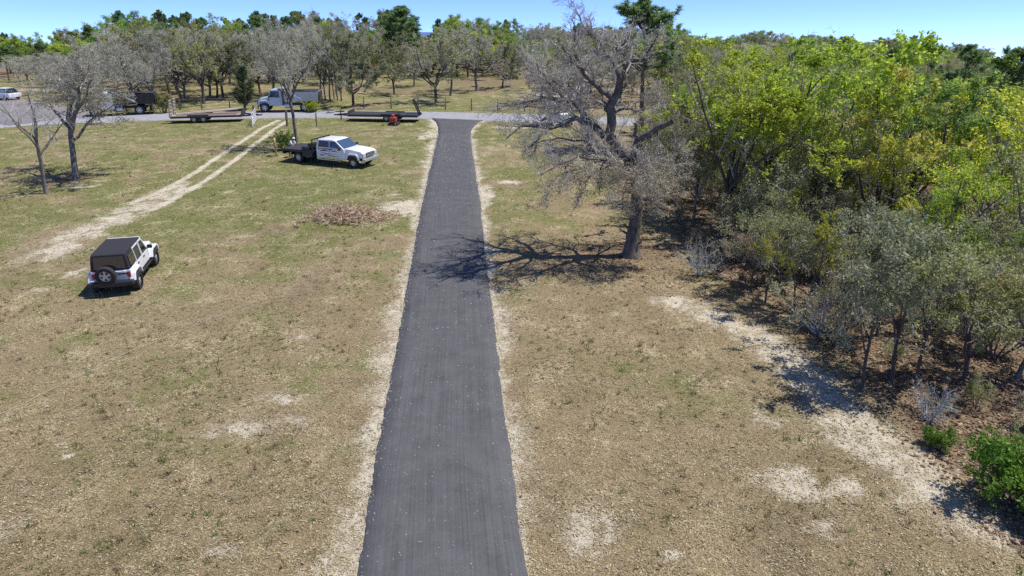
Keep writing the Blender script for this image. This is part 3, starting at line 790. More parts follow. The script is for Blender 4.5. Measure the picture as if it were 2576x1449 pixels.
    cen = np.repeat(tp, 20, 0); flare = np.exp(-ring / 1.1) * .30 * (.5 + .5 * np.cos(5 * an + 1.0))
    k_ = 1 + .05 * np.sin(7 * an + ring * .4) + .05 * rg.normal(size=len(tv)) + flare
    tv = cen + (tv - cen) * k_[:, None]
    parts = [(tv, tq)]
    for (zz, aa, ll, rr) in ((1.0, 2.6, .5, .07), (1.5, 3.4, .35, .08), (2.4, .4, .45, .06), (.75, 5.6, .3, .09)):
        i0 = int(np.argmin(np.abs(tp[:, 2] - zz))); pp = tp[i0]; dd_ = np.array([np.cos(aa), np.sin(aa), .45])
        stub = np.array([pp + dd_ * (.25 + ll * f) + rg.normal(0, .02, 3) for f in (0, .4, .75, 1)])
        parts.append(tubes(stub[None], np.array([[rr, rr * .9, rr * .7, rr * .35]]), 8))
    LP, LR, LL = [], [], []
    for pts, r0, tip in limbs:
        p = smooth_line(P(pts), 12) - o
        p[1:-1] += rg.normal(0, .05, p[1:-1].shape)
        LP.append(p); LR.append(1.15 * r0 * np.linspace(1, tip, 12)); LL.append(np.linalg.norm(np.diff(p, axis=0), axis=1).sum())
    LP = np.array(LP); LR = np.array(LR); LL = np.array(LL)
    parts.append(tubes(LP, LR, 8))
    v, q, m = join([(a, b, 0) for a, b in parts])
    link('trunk', np_mesh('bare_oak_trunk', v, quads=q, mats=[M['bark_oak']], smooth=True), root)
    keep = np.array([i for i in range(len(limbs)) if i not in (0, 10, 11, 26, 27)])
    a = spawn(rg, LP[keep], LR[keep], np.minimum(LL[keep], 4.5), 12, .15, 1, .8, .25, .42, .5, .25)
    P2, R2 = grow(rg, a[0], a[1], a[2], np.clip(a[3], .015, .06), 6, .17, .04, .3)
    b = spawn(rg, P2, R2, a[2], 6, .15, 1, .8, .25, .55, .6, .1)
    P3, R3 = grow(rg, b[0], b[1], b[2], np.maximum(b[3], .009), 4, .2, .03, .4)
    c = spawn(rg, P3, R3, b[2], 6, .1, 1, .75, .3, .65, .6)
    P4, R4 = grow(rg, c[0], c[1], c[2], np.maximum(c[3], .0075), 2, .22, .02, .5)
    v4, q4 = leaves(rg, P4, 4500, .075, .07)
    lowt = P4[(P4[:, 0, 2] < 5.0)]
    v5, q5 = leaves(rg, lowt, 10000, .085, .12)
    parts = [(*tubes(P2, R2, 5), 0), (*tubes(P3, R3, 3), 0), (*tubes(P4, R4, 3), 0), (v4, q4, 1), (v5, q5, 2)]
    v, q, m = join(parts)
    link('crown', np_mesh('bare_oak_crown', v, quads=q, mats=[M['twig_oak'], M['l_moss'], M['l_tan']], midx=m), root)
big_oak()

# ------------------------------------------------------------------ single trees on the lawn and by the road
L1 = oak(701, H=10.6, trunk=4.3, r=.17, limbs=6, spread=.75, leaf='l_moss', nleaf=11000, lsize=.12, k4=5)
L2 = oak(702, H=7.2, trunk=3.4, r=.13, limbs=5, spread=.8, leaf='l_moss', nleaf=900, lsize=.09, k4=3, lean=.0)
FT = oak(703, H=10.2, trunk=4.6, r=.15, limbs=6, spread=.85, leaf='l_moss', nleaf=7000, lsize=.12, k4=4)
def pl(px, py, *a, **k):
    p = at(px, py); return p
x, y = at(192, 453); plant('bare_oak', L1, x, y, 1.3, 1.0, 'tall bare grey oak on the left lawn with a full round crown', sz=.84, tilt=(0, .17))
x, y = at(118, 487); plant('bare_oak', L2, x, y, 1, 0.2, 'thin bare oak leaning outward at the left edge of the lawn')
x, y = at(748, 374); plant('bare_oak', FT, x, y, 1, 2.0, 'slender bare oak standing right behind the flatbed truck')
x, y = at(718, 378); plant('evergreen_shrub', bush(705, 1.7, 9, .5, 'l_green', 3200, .11, twig='bark_dark'), x, y, 1, 0, 'small green shrub between the worker and the flatbed truck', 'bush')
x, y = at(617, 277); plant('cedar', CEDAR, x, y, 1.5, 0, 'dense dark green cedar standing across the road', sz=1.1)
x, y = at(412, 284); plant('green_shrub', bush(706, 2.3, 9, .6, 'l_olive', 3000, .14, twig='bark_dark'), x, y, 1, 0, 'yellow green shrub behind the upright trailer ramps', 'bush')
x, y = at(790, 283); plant('green_shrub', bush(707, 1.4, 9, .8, 'l_bright', 1300, .13, twig='bark_dark'), x, y, 1, 0, 'low yellowish shrub at the roadside behind the dump truck', 'bush')

SKY = [(-900, 130), (-300, 110), (0, 95), (150, 84), (230, 66), (262, 46), (330, 32), (480, 30), (700, 42), (760, 30), (900, 46), (985, 24), (1030, 30), (1080, 45), (1250, 46), (1400, 60), (1480, 62), (1560, 60), (1630, 30), (1690, 70),
       (1760, 100), (1850, 104), (1890, 74), (1940, 68), (1980, 92), (2060, 92), (2090, 84), (2140, 100), (2220, 106), (2260, 92), (2300, 88), (2340, 118), (2390, 108), (2440, 112), (2500, 165), (2560, 205), (2700, 230), (3200, 260)]
def px_of(x, y, z):
    d = np.array([x, y, z - CAM_Z]); dep = d[1] * CP - d[2] * SP
    return 1288 + FOCAL * d[0] / dep, 724.5 - FOCAL * (d[1] * SP + d[2] * CP) / dep
def ztop(x, y, off=0):
    """highest tree top the skyline of the photograph allows at that place"""
    px, _ = px_of(x, y, CAM_Z)
    py = np.interp(px, [p[0] for p in SKY], [p[1] for p in SKY])
    py = py + (vnoise(px, 7.7, .045) - .5) * 26
    d = ray(px, py + off); return CAM_Z + d[2] * y / d[1]

ORD = ['first', 'second', 'third', 'fourth', 'fifth', 'sixth', 'seventh', 'eighth', 'ninth', 'tenth', 'eleventh', 'twelfth', 'thirteenth', 'fourteenth', 'fifteenth', 'sixteenth', 'seventeenth', 'eighteenth', 'nineteenth', 'twentieth']
ORD += [t + '-' + o for t in ('twenty', 'thirty', 'forty') for o in ORD[:9]]
HP = {}
def height(proto):
    if proto[1].name not in HP:
        c = np.zeros(len(proto[1].vertices) * 3, np.float32); proto[1].vertices.foreach_get('co', c); HP[proto[1].name] = float(np.percentile(c[2::3], 99.7))
    return HP[proto[1].name]

taken = []
FRONT = [  # trunks one can tell apart in the meadow across the road: px, py, proto, scale, name, label
    (889, 266, GREY[2], 1.0, 'spreading_oak', 'spreading grey green oak with a forked trunk behind the second trailer'),
    (1097, 260, GREY[0], 1.02, 'spreading_oak', 'round crowned grey green oak with V shaped trunk facing the end of the driveway'),
    (1133, 241, BARE[2], .85, 'bare_oak', 'slim oak just behind and beside the V shaped trunk oak in the meadow'),
    (1199, 229, BARE[0], 1.0, 'bare_oak', 'grey oak with straight dark trunk over a wide shadow in the meadow'),
    (1264, 220, GREY[2], .8, 'spreading_oak', 'small spreading oak at the back of the meadow beyond the straight trunk oak'),
    (992, 237, GREY[1], .72, 'spreading_oak', 'low pale green oak in the middle of the sunny meadow'),
    (1042, 218, BARE[3], .7, 'bare_oak', 'little bare oak at the far side of the sunny meadow'),
    (1360, 262, BARE[1], .9, 'bare_oak', 'bare oak across the road behind the road roller'),
    (1450, 255, GREY[3], .85, 'spreading_oak', 'dull green oak across the road seen through the big oak limbs'),
    (1560, 262, BARE[3], .9, 'bare_oak', 'bare oak across the road behind the big oak trunk'),
    (333, 241, BARE[1], .9, 'bare_oak', 'bare oak behind the black dump truck cab'),
    (352, 240, GREY[3], 1.0, 'spreading_oak', 'dark trunked oak above the rear of the black dump truck'),
    (382, 279, BARE[2], .7, 'bare_oak', 'thin straight oak at the roadside beside the black dump truck'),
    (428, 241, GREY[0], 1.0, 'spreading_oak', 'grey green oak behind the yellow green shrub'),
    (456, 256, BARE[2], .85, 'bare_oak', 'left stem of the V pair of leaning oaks behind the first trailer'),
    (466, 256, BARE[0], .85, 'bare_oak', 'right stem of the V pair of leaning oaks behind the first trailer'),
    (513, 261, GREY[1], 1.0, 'spreading_oak', 'straight dark oak behind the middle of the first trailer'),
    (530, 250, BARE[0], .9, 'bare_oak', 'bare oak directly behind the straight dark oak'),
    (547, 246, GREY[3], .95, 'spreading_oak', 'left of the two close dark oaks beside the cedar'),
    (562, 250, GREY[0], .95, 'spreading_oak', 'right of the two close dark oaks beside the cedar'),
    (690, 246, BARE[0], 1.0, 'bare_oak', 'tall bare oak rising behind the white dump truck'),
    (655, 236, GREY[2], 1.0, 'spreading_oak', 'grey green oak behind the cedar and the white dump truck'),
    (740, 240, BARE[1], 1.0, 'bare_oak', 'bare oak between the dump truck and the row of thin trunks')]
for i, px in enumerate((806, 819, 831, 841, 850, 859)):
    FRONT.append((px, 249 + (i % 3) * 3, (BARE[2], GREY[3])[i % 2], .82 + .05 * (i % 3), 'thin_oak', f'{ORD[i]} from the dump truck in the row of six thin straight trunks'))
for (px, py, pr, s, nm, lb) in FRONT:
    x, y = at(px, py); h = height(pr)
    s = min(s, (ztop(x, y) + 1.0 - T(x, y)) / h)
    thin = nm == 'thin_oak'
    plant(nm, pr, x, y, s * (.62 if thin else 1), rnd.uniform(0, 6.28), lb, sz=s * (1.05 if thin else 1)); taken.append((x, y))

# the wood beyond the meadow
kinds = {'bare': ('bare_oak', BARE, 'leafless grey oak in the wood beyond the road', 'leafless oaks in the wood beyond the road'),
         'grey': ('spreading_oak', GREY, 'grey green oak in the wood beyond the road', 'grey green oaks in the wood beyond the road'),
         'green': ('leafy_tree', GREENFAR, 'fresh green leafy tree high in the wood beyond the road', 'leafy trees in the wood beyond the road'),
         'pine': ('pine_tree', PINE, 'dark green pine on the skyline of the far wood', 'pines on the skyline')}
def far_enough(x, y, d):
    return all((x - a) ** 2 + (y - b) ** 2 > d * d for a, b in taken)
made = 0; FILL = []
for row, (ya, yb, n, dmin) in enumerate([(84, 100, 36, 5.0), (100, 122, 64, 4.8), (122, 146, 84, 4.8), (146, 176, 100, 5.0), (176, 222, 110, 6.0)]):
    tries = 0; k = 0
    while k < n and tries < 4000:
        tries += 1
        y = rnd.uniform(ya, yb); half = .86 * y + 8; x = rnd.uniform(-half, half)
        px, py = px_of(x, y, T(x, y))
        if px < -260 or px > 2760: continue
        if y < 118 and -26 < x < 8 and py > 196: continue            # sunny meadow stays open
        if y < 118 and 560 < px < 860 and py > 215: continue
        if y < 90 and px < 330: continue
        if py > 205 and px < 120: continue                            # side road
        if px > 1900 and y < 96: continue
        if px > 1650 and y < 84: continue
        if not far_enough(x, y, dmin): continue
        e = fbm(x, y, .035) + rnd.uniform(-.12, .12)
        if row <= 1: kd = 'bare' if e > .46 else 'grey'
        elif row == 2: kd = 'bare' if e > .56 else ('grey' if e > .49 else 'green')
        elif row == 3: kd = 'pine' if e > .58 else ('bare' if .50 < e < .55 and px > 650 else ('green' if e > .36 else 'grey'))
        else: kd = 'pine' if e > .42 else 'green'
        if px > 1700 and kd == 'pine' and rnd.random() < .8: kd = 'green'
        if px < 250 and row >= 2: kd = 'pine' if rnd.random() < .6 else 'green'
        nm, prs, lb, gp = kinds[kd]
        pr = prs[rnd.randrange(len(prs))]
        if kd == 'green':
            j = rnd.random(); pr = GREENFAR[0] if j < .55 else (GREENFAR[1] if j < .86 else GREENFAR[2])
        lim = (ztop(x, y, (62, 50, 26, 2, -4)[row]) - T(x, y)) / height(pr)
        if abs(px - 1072) < 60 and y < 190: lim = min(lim, (ztop(x, y, 80) - T(x, y)) / height(pr))
        if px > 1700 and lim < .32: continue
        s = rnd.uniform(.95, 1.25)
        if row >= 2: s = lim * rnd.uniform(.84, 1.02)
        s = max(.32, min(s, lim, 1.75)); wd_ = max(s, .95 if row >= 2 else .8) * rnd.uniform(1.0, 1.4)
        if kd == 'pine': wd_ = max(s, .62) * rnd.uniform(1.0, 1.15)
        ro = plant(nm, pr, x, y, wd_, rnd.uniform(0, 6.28), lb, 'tree', gp, sz=s)
        taken.append((x, y)); k += 1; made += 1; FILL.append((ro, px, row, kd))
ZONES = [(-999, 'over the side road'), (130, 'behind the black dump truck'), (380, 'behind the left trailer'), (600, 'behind the white dump truck'), (800, 'behind the right trailer'), (1070, 'facing the driveway mouth'),
         (1230, 'left of the big oak'), (1420, 'behind the big oak crown'), (1720, 'over the bright wood'), (2200, 'at the right skyline')]
LOOK = {'bare': 'leafless grey oak', 'grey': 'grey green oak', 'green': 'fresh green leafy tree', 'pine': 'dark green pine'}
RANK = ['front rank', 'second rank', 'middle rank', 'rear rank', 'skyline rank']
def number_cells(cells):
    for key, items in cells.items():
        items.sort(key=lambda t: t[1])
        for i, (o_, _) in enumerate(items):
            o_['label'] = (f'{key[0]}, {ORD[i]} from left, {key[1]}' if len(items) > 1 else f'only {key[0]}, {key[1]}')
cells = {}
for o_, px, row, kd in FILL:
    zn = [z for a, z in ZONES if px >= a][-1]
    cells.setdefault((LOOK[kd], f'{RANK[row]} {zn}'), []).append((o_, px))
number_cells(cells)
# skyline individuals
for (px, ytop, Y, pr, w, nm, lb) in [(1003, 14, 128, PINE[0], 1.5, 'pine_tree', 'tallest pine of the far wood, with layered dark crown above the house'),
                               (1636, -6, 58, PINE[2], 1.3, 'pine_tree', 'tall pine with a pale trunk rising right behind the big bare oak'),
                               (1140, 40, 150, GREENFAR[0], 1.3, 'leafy_tree', 'broad fresh green tree on the skyline beside the tallest pine'),
                               (870, 34, 118, BARE[0], 1.05, 'bare_oak', 'tall bare oak breaking the skyline above the row of thin trunks'),
                               (765, 30, 122, BARE[2], 1.05, 'bare_oak', 'feathery bare oak breaking the skyline above the dump truck'),
                               (310, 28, 150, GREENFAR[0], 1.3, 'leafy_tree', 'big round fresh green tree at the left end of the high skyline'),
                               (480, 80, 128, GREENFAR[2], 1.0, 'leafy_tree', 'bright yellow green tree below the left skyline'),
                               (1255, 95, 124, GREENFAR[2], .8, 'leafy_tree', 'bright yellow green tree beside the big bare oak crown'),
                               (1712, 92, 66, BRIGHT[4], 1.0, 'leafy_oak', 'pale green tree on the skyline right of the tall pine'),
                               (1765, 105, 62, BRIGHT[2], 1.0, 'leafy_oak', 'sparse yellowish tree between the tall pine and the bright wood'),
                               (1820, 112, 70, BARE[0], .9, 'bare_oak', 'grey bare oak showing in the dip before the tallest bright tree'),
                               (1850, 118, 58, BRIGHT[1], .9, 'leafy_oak', 'yellow green tree in the dip before the tallest bright tree'),
                               (2560, 118, 40, PINE[1], .7, 'pine_tree', 'dark pine cut by the right edge of the photo'),
                               (2115, 92, 95, PINE[0], .8, 'pine_tree', 'dark pine top peeping over the bright wood'),
                               (2440, 112, 60, PINE[2], .7, 'pine_tree', 'thin topped pine near the right end of the wood skyline')]:
    d = ray(px, ytop); x = d[0] * Y / d[1]; zt = CAM_Z + d[2] * Y / d[1]; sz = (zt - T(x, Y)) / height(pr)
    plant(nm, pr, x, Y, w, rnd.uniform(0, 6), lb, 'tree', sz=sz)

# ------------------------------------------------------------------ the wood on the right
rw = []
def edge_x(y): return float(np.interp(y, we_y, we_x))
def wood(nm, pr, x, y, s, lb, cat='tree', gp=None, cap=True, sz=None):
    if cap:
        lim = (ztop(x, y, 0 if gp else -26) - T(x, y)) / height(pr)
        s = min(s, max(lim, .35)) * (rnd.uniform(.66, .97) if gp else 1.0)
    rw.append((x, y)); return plant(nm, pr, x, y, s, rnd.uniform(0, 6.28), lb, cat, gp, sz=sz and sz * s)
# named ones: px, py of the foot, prototype, scale
for (px, py, pr, s, nm, cat, lb) in [
        (1815, 600, BRIGHT[0], 1.0, 'leafy_oak', 'tree', 'bright yellow green tree nearest behind the big oak trunk'),
        (1925, 560, BRIGHT[0], 1.14, 'leafy_oak', 'tree', 'tallest bright green tree of the wood, its top above the rest'),
        (2060, 590, BRIGHT[1], 1.1, 'leafy_oak', 'tree', 'broad yellow green tree right of the tallest bright tree'),
        (2180, 640, BRIGHT[2], 1.05, 'leafy_oak', 'tree', 'golden tinged tree in the middle of the right wood'),
        (2290, 600, BRIGHT[3], 1.0, 'leafy_oak', 'tree', 'mid green tree with loose top in the right wood'),
        (2480, 640, BRIGHT[1], 1.0, 'leafy_oak', 'tree', 'yellow green tree by the right edge of the photo'),
        (2400, 540, BRIGHT[3], 1.0, 'leafy_oak', 'tree', 'open topped green tree on the right skyline'),
        (1755, 470, BRIGHT[4], .95, 'leafy_oak', 'tree', 'thin pale green tree left of the bright wood'),
        (1700, 520, TANOAK[0], .9, 'scrub_oak', 'tree', 'brown grey scrub oak close behind the big oak trunk'),
        (1745, 560, TANOAK[1], .8, 'scrub_oak', 'tree', 'dull scrub oak between the big oak and the bright wood'),
        (1660, 440, TANOAK[0], .85, 'scrub_oak', 'tree', 'tan scrub oak beyond the big oak trunk'),
        (1690, 390, TANOAK[1], .95, 'scrub_oak', 'tree', 'scrub oak towards the road beyond the big oak'),
        (1480, 345, SCRUB[1], 1.0, 'scrub_bush', 'bush', 'tan leafless bush under the left limbs of the big oak'),
        (1925, 765, SAPL[1], .8, 'sapling', 'tree', 'thin stemmed sapling at the wood edge beside a yellow young tree'),
        (1890, 735, SAPL[2], .8, 'sapling', 'tree', 'slim brown stemmed sapling first in the wood edge past the big oak'),
        (1975, 720, BRIGHT[4], .55, 'leafy_oak', 'tree', 'small yellow leaved young tree at the wood edge'),
        (1995, 790, SAPL[0], .85, 'sapling', 'tree', 'grey green sapling above the sandy strip'),
        (1850, 660, SCRUB[0], 1.15, 'scrub_bush', 'bush', 'grey green bush at the wood edge beside the leaf littered ground'),
        (1960, 660, SCRUB[0], 1.3, 'scrub_bush', 'bush', 'tall grey green bush behind the small yellow young tree'),
        (2165, 985, SAPL[0], 1.15, 'sapling', 'tree', 'grey green round sapling standing at the sand edge'),
        (2240, 960, SAPL[0], 1.2, 'sapling', 'tree', 'larger grey green sapling behind the round one at the sand edge'),
        (2300, 970, SAPL[1], 1.05, 'sapling', 'tree', 'leaning dark stemmed sapling beside the grey green pair'),
        (2100, 860, SCRUB[0], 1.0, 'scrub_bush', 'bush', 'grey bush left of the grey green sapling pair'),
        (2205, 850, SAPL[0], 1.1, 'sapling', 'tree', 'grey sapling farther back between the bush and the pair'),
        (1760, 690, SCRUB[3], .75, 'dead_bush', 'bush', 'low pale leafless bush at the wood edge near the big oak'),
        (2060, 840, SCRUB[3], .8, 'dead_bush', 'bush', 'low pale leafless bush beside the sandy strip'),
        (2330, 1060, SCRUB[3], .55, 'dead_bush', 'bush', 'small pale leafless bush above the yellow green sprout'),
        (2035, 800, BRIGHT[2], .5, 'leafy_oak', 'tree', 'young yellowish tree at the wood edge above the sandy strip'),
        (2420, 960, BRIGHT[4], .6, 'leafy_oak', 'tree', 'young olive green tree between the sapling pair and the right edge'),
        (2460, 700, SCRUB[3], 1.6, 'dead_bush', 'bush', 'pale leafless bush high in the wood near the right edge'),
        (2540, 1270, VIVID, .95, 'vivid_bush', 'bush', 'vivid green bush in the bottom right corner'),
        (2360, 1130, VIVID, .34, 'vivid_bush', 'bush', 'small yellow green sprout beside the vivid corner bush'),
        (2380, 830, BRIGHT[3], .5, 'leafy_oak', 'tree', 'dark green young tree beside the pale leafless bush'),
        (2560, 950, TANOAK[1], .7, 'scrub_oak', 'tree', 'dark scrub tree at the right edge above the vivid bush'),
        (2500, 900, SCRUB[2], 1.0, 'scrub_bush', 'bush', 'olive bush near the right edge behind the leaning sapling')]:
    x, y = at(px, py); ro = wood(nm, pr, x, y, s, lb, cat)
    if pr in (BRIGHT[0], BRIGHT[1], BRIGHT[3]) and py < 660:      # these make the skyline of the right wood
        ro.scale[2] = min(1.35, (ztop(x, y, -4) - T(x, y)) / height(pr)); ro.scale[0] = ro.scale[1] = s * 1.12
# unnamed fill of the wood
RF = []
GROUPS = {'leafy_oak': ('yellow green tree inside the wood on the right', 'leafy trees inside the right wood'), 'sapling': ('grey green sapling in the undergrowth of the right wood', 'saplings of the right wood'),
          'scrub_bush': ('low grey green bush in the undergrowth of the right wood', 'undergrowth bushes of the right wood'), 'pine_tree': ('dark pine deep inside the right wood', 'pines inside the right wood'), 'scrub_oak': ('dull brown green scrub oak inside the right wood', 'scrub oaks inside the right wood')}
k = tries = 0
while k < 110 and tries < 9000:
    tries += 1
    y = rnd.uniform(14, 92); dpt = rnd.uniform(2.0, 42); x = edge_x(min(y, 66)) + dpt
    px, py = px_of(x, y, T(x, y) + 4)
    if px > 2850 or px < 1640: continue
    if y > 66 and px < 1750: continue
    if any((x - a) ** 2 + (y - b) ** 2 < 2.5 ** 2 for a, b in rw): continue
    j = rnd.random()
    if dpt > 4.5: nm, pr, s = ('leafy_oak', BRIGHT[rnd.choice((0, 1, 3, 3, 3, 4, 4))], rnd.uniform(.8, 1.1)) if j < .66 else (('pine_tree', PINE[rnd.randrange(3)], rnd.uniform(.6, .8)) if j < .80 and dpt > 12 else ('scrub_oak', TANOAK[rnd.randrange(2)], rnd.uniform(.9, 1.2)))
    else: nm, pr, s = ('sapling', SAPL[rnd.randrange(3)], rnd.uniform(.8, 1.2)) if j < .3 else ('scrub_oak', TANOAK[rnd.randrange(2)], rnd.uniform(.6, .85))
    lb, gp = GROUPS[nm]
    RF.append((wood(nm, pr, x, y, s, lb, 'tree', gp), px, dpt, nm, y)); k += 1
k = tries = 0
while k < 85 and tries < 9000:
    tries += 1
    y = rnd.uniform(13, 66); dpt = abs(rnd.gauss(0, 7)) + .3; x = edge_x(y) + dpt
    px, py = px_of(x, y, T(x, y))
    if px > 2750: continue
    if dpt < 1.6 and rnd.random() < .6: continue
    if any((x - a) ** 2 + (y - b) ** 2 < 1.1 ** 2 for a, b in rw): continue
    pr = SCRUB[rnd.choice((0, 0, 1, 2, 2))]; lb, gp = GROUPS['scrub_bush']
    near = y < 28
    ro = wood('scrub_bush', pr, x, y, rnd.uniform(.3, .6) if near else (rnd.uniform(.5, .9) if dpt < 4 else rnd.uniform(.9, 1.6)), lb, 'bush', gp); RF.append((ro, px, dpt, 'scrub_bush', y)); k += 1

LOOKR = {'leafy_oak': 'yellow green tree', 'sapling': 'grey green sapling', 'scrub_bush': 'low grey bush', 'pine_tree': 'dark pine', 'scrub_oak': 'dull scrub oak'}
ZR = [(-999, 'behind the big oak trunk'), (1800, 'below the tallest bright tree'), (2000, 'in mid wood'), (2200, 'behind the grey green saplings'), (2400, 'near the right edge')]
cells = {}
for o_, px, dpt, nm, y in RF:
    zn = [z for a, z in ZR if px >= a][-1]
    rk = 'nearest camera' if y < 24 else ('near row' if y < 36 else ('middle row' if y < 52 else ('far row' if y < 70 else 'farthest row')))
    if nm == 'scrub_bush': rk += (' at the edge' if dpt < 4 else ' inside')
    cells.setdefault((LOOKR[nm], f'{rk} {zn}'), []).append((o_, px))
number_cells(cells)

# ------------------------------------------------------------------ vehicles and machines
def place(root, px, py, head, lift=0.0, pt=None):
    """stand a thing on the sloping ground, x axis turned to the heading (radians from +X)"""
    p = at(px, py) if pt is None else pt
    nrm = Vector((0, -SLOPE, 1)).normalized()
    f = Vector((math.cos(head), math.sin(head), 0)); f = (f - nrm * f.dot(nrm)).normalized(); s = nrm.cross(f)
    R = Matrix((f, s, nrm)).transposed().to_4x4()
    R.translation = Vector((p[0], p[1], T(p[0], p[1]) + lift))
    root.matrix_world = R
    return root
def wheel(root, x, y, r, w, side, rim=M['alloy'], spokes=5, dual=False, holes=True, name='wheel'):
    """side = +1 outer face towards +y"""
    e = empty(name, (x, y, r), root)
    hw = w / 2
    MB().lathe_y([(-hw, r * .62), (-hw, r * .9), (-hw * .8, r), (hw * .8, r), (hw, r * .9), (hw, r * .62)], n=22, cap=False).build('tyre', M['rubber'], e, smooth=False)
    m = MB(); yo = side * hw * .55
    m.lathe_y([(yo - .01, r * .63), (yo, r * .60), (yo - side * .03, r * .5), (yo - side * .05, 0.001)] if side > 0 else [(yo - side * .05, 0.001), (yo - side * .03, r * .5), (yo, r * .60), (yo + .01, r * .63)], n=22, cap=False)
    for k in range(spokes):
        a = 2 * math.pi * k / spokes + .3
        c = (math.cos(a) * r * .33, yo, math.sin(a) * r * .33)
        m.box(c, (r * .5, .03, r * .15), Matrix.Rotation(-a, 3, 'Y'))
    m.lathe_y([(yo - .03, r * .16), (yo + .03, r * .16)], n=10)
    m.build('rim', rim, e)
    if holes:
        h = MB()
        for k in range(spokes):
            a = 2 * math.pi * (k + .5) / spokes + .3
            h.lathe_y([(yo - .006, r * .10), (yo + side * .006 + .004, r * .10)], (math.cos(a) * r * .40, 0, math.sin(a) * r * .40), 8)
        h.build('rim_opening', M['dark'], e)
    return e

def suv():
    root = empty('parked_car')
    tag(root, 'white four door off road car with black soft top and spare wheel on its tail', 'car')
    hw = .79
    b = MB()
    b.prism([(-2.0, .62), (-2.0, 1.10), (.86, 1.10), (1.0, 1.08), (1.0, .58), (-1.1, .55)], -hw, hw)
    b.prism([(.98, .62), (.98, 1.10), (2.02, 1.04), (2.10, .98), (2.10, .62)], -.62, .62)
    b.build('body', M['white'], root, bevel=.03)
    MB().box((1.52, 0, 1.085), (1.0, 1.16, .035), Matrix.Rotation(.055, 3, 'Y')).build('hood', M['white'], root, bevel=.015)
    MB().box((-.2, 0, .50), (3.9, 1.1, .16)).build('chassis', M['dark'], root)
    for sx, nm in ((-1.475, 'rear'), (1.475, 'front')):
        for sy in (-1, 1):
            f = MB(); prof = [(-.62, .62), (-.46, .93), (-.32, 1.0), (.32, 1.0), (.46, .93), (.62, .62), (.52, .62), (.40, .86), (.27, .91), (-.27, .91), (-.40, .86), (-.52, .62)]
            f.prism([(x + sx, z) for x, z in prof], sy * .70, sy * .94)
            f.build('fender', M['white'], root, bevel=.02)
            f2 = MB().prism([(sx - .5, .6), (sx - .38, .86), (sx + .38, .86), (sx + .5, .6)], sy * .60, sy * .80); f2.build('wheel_arch', M['black'], root)
            wheel(root, sx, sy * .80, .40, .26, sy)
    # soft top
    top = MB()
    top.prism([(-1.99, 1.12), (-1.88, 1.80), (-1.7, 1.845), (.30, 1.84), (.42, 1.80), (.42, 1.74), (-1.0, 1.72), (-1.02, 1.12)], -hw + .02, hw - .02, .10, (1.12, 1.84))
    top.build('soft_top', M['canvas'], root, bevel=.04)
    for s in (-1, 1):
        MB().add([(-1.86, s * .80, 1.18), (-1.10, s * .80, 1.18), (-1.10, s * .735, 1.68), (-1.76, s * .735, 1.68)], [(0, 1, 2, 3) if s < 0 else (3, 2, 1, 0)]).build('quarter_window', M['glass'], root)
    MB().add([(-2.005, -.62, 1.20), (-2.005, .62, 1.20), (-1.918, .58, 1.72), (-1.918, -.58, 1.72)], [(3, 2, 1, 0)]).build('rear_window', M['glass'], root)
    # doors with framed windows
    for s in (-1, 1):
        for (x0, x1, nm) in ((-1.00, -.16, 'rear'), (-.13, .78, 'front')):
            d = MB().box(((x0 + x1) / 2, s * (hw + .005), .86), (x1 - x0, .03, .50))
            d.build('door', M['white'], root, bevel=.012)
            dd = root.children[-1] if False else None
            fr = MB()
            xt1 = x1 if nm == 'rear' else x1 - .36
            top_z, y_t, y_b = 1.72, s * (hw - .10), s * (hw - .01)
            for a, c in (((x0 + .03, y_b, 1.10), (x0 + .03, y_t, top_z)), ((x0 + .03, y_t, top_z), (xt1 - .03, y_t, top_z)), ((xt1 - .03, y_t, top_z), (x1 - .03, y_b, 1.10))):
                fr.bar(a, c, .06, .05)
            fr.build('window_frame', M['white'], root)
            MB().add([(x0 + .04, y_b, 1.11), (x1 - .04, y_b, 1.11), (xt1 - .04, y_t, top_z - .02), (x0 + .04, y_t, top_z - .02)], [(0, 1, 2, 3) if s < 0 else (3, 2, 1, 0)]).build('side_window', M['glass'], root)
            MB().box((x0 + .14 if nm == 'rear' else x0 + .14, s * (hw + .03), 1.0), (.16, .03, .05)).build('door_handle', M['black'], root)
        MB().box((.72, s * (hw + .14), 1.22), (.10, .22, .17)).build('mirror', M['black'], root, bevel=.03)
        MB().box((.1, s * .80, .50), (1.9, .16, .06)).build('side_step', M['black'], root)
        MB().box((-2.015, s * .68, .90), (.05, .17, .24)).build('tail_light', M['redlens'], root, bevel=.02)
        MB().lathe_y([(-.02, .1), (.02, .1)], n=14).build('headlight', M['lamp'], root).matrix_local = Matrix.Translation((2.11, s * .42, .90)) @ Matrix.Rotation(math.pi / 2, 4, 'Z')
    w = MB()
    for s in (-1, 1): w.bar((.80, s * .70, 1.10), (.44, s * .64, 1.78), .07, .07)
    w.bar((.44, -.66, 1.78), (.44, .66, 1.78), .07, .06)
    w.build('windscreen_frame', M['white'], root)
    MB().add([(.80, -.67, 1.11), (.80, .67, 1.11), (.45, .62, 1.76), (.45, -.62, 1.76)], [(0, 1, 2, 3)]).build('windscreen', M['windscreen'], root)
    MB().box((-2.02, .0, .86), (.05, 1.22, .44)).build('tailgate', M['white'], root, bevel=.02)
    MB().box((-2.06, -.45, .96), (.03, .34, .06)).build('tailgate_hinge', M['black'], root)
    MB().box((-2.052, -.46, .83), (.015, .30, .15)).build('number_plate', M['plate'], root)
    sp = MB(); sp.box((-2.10, .14, .92), (.16, .3, .3)); sp.build('spare_bracket', M['black'], root)
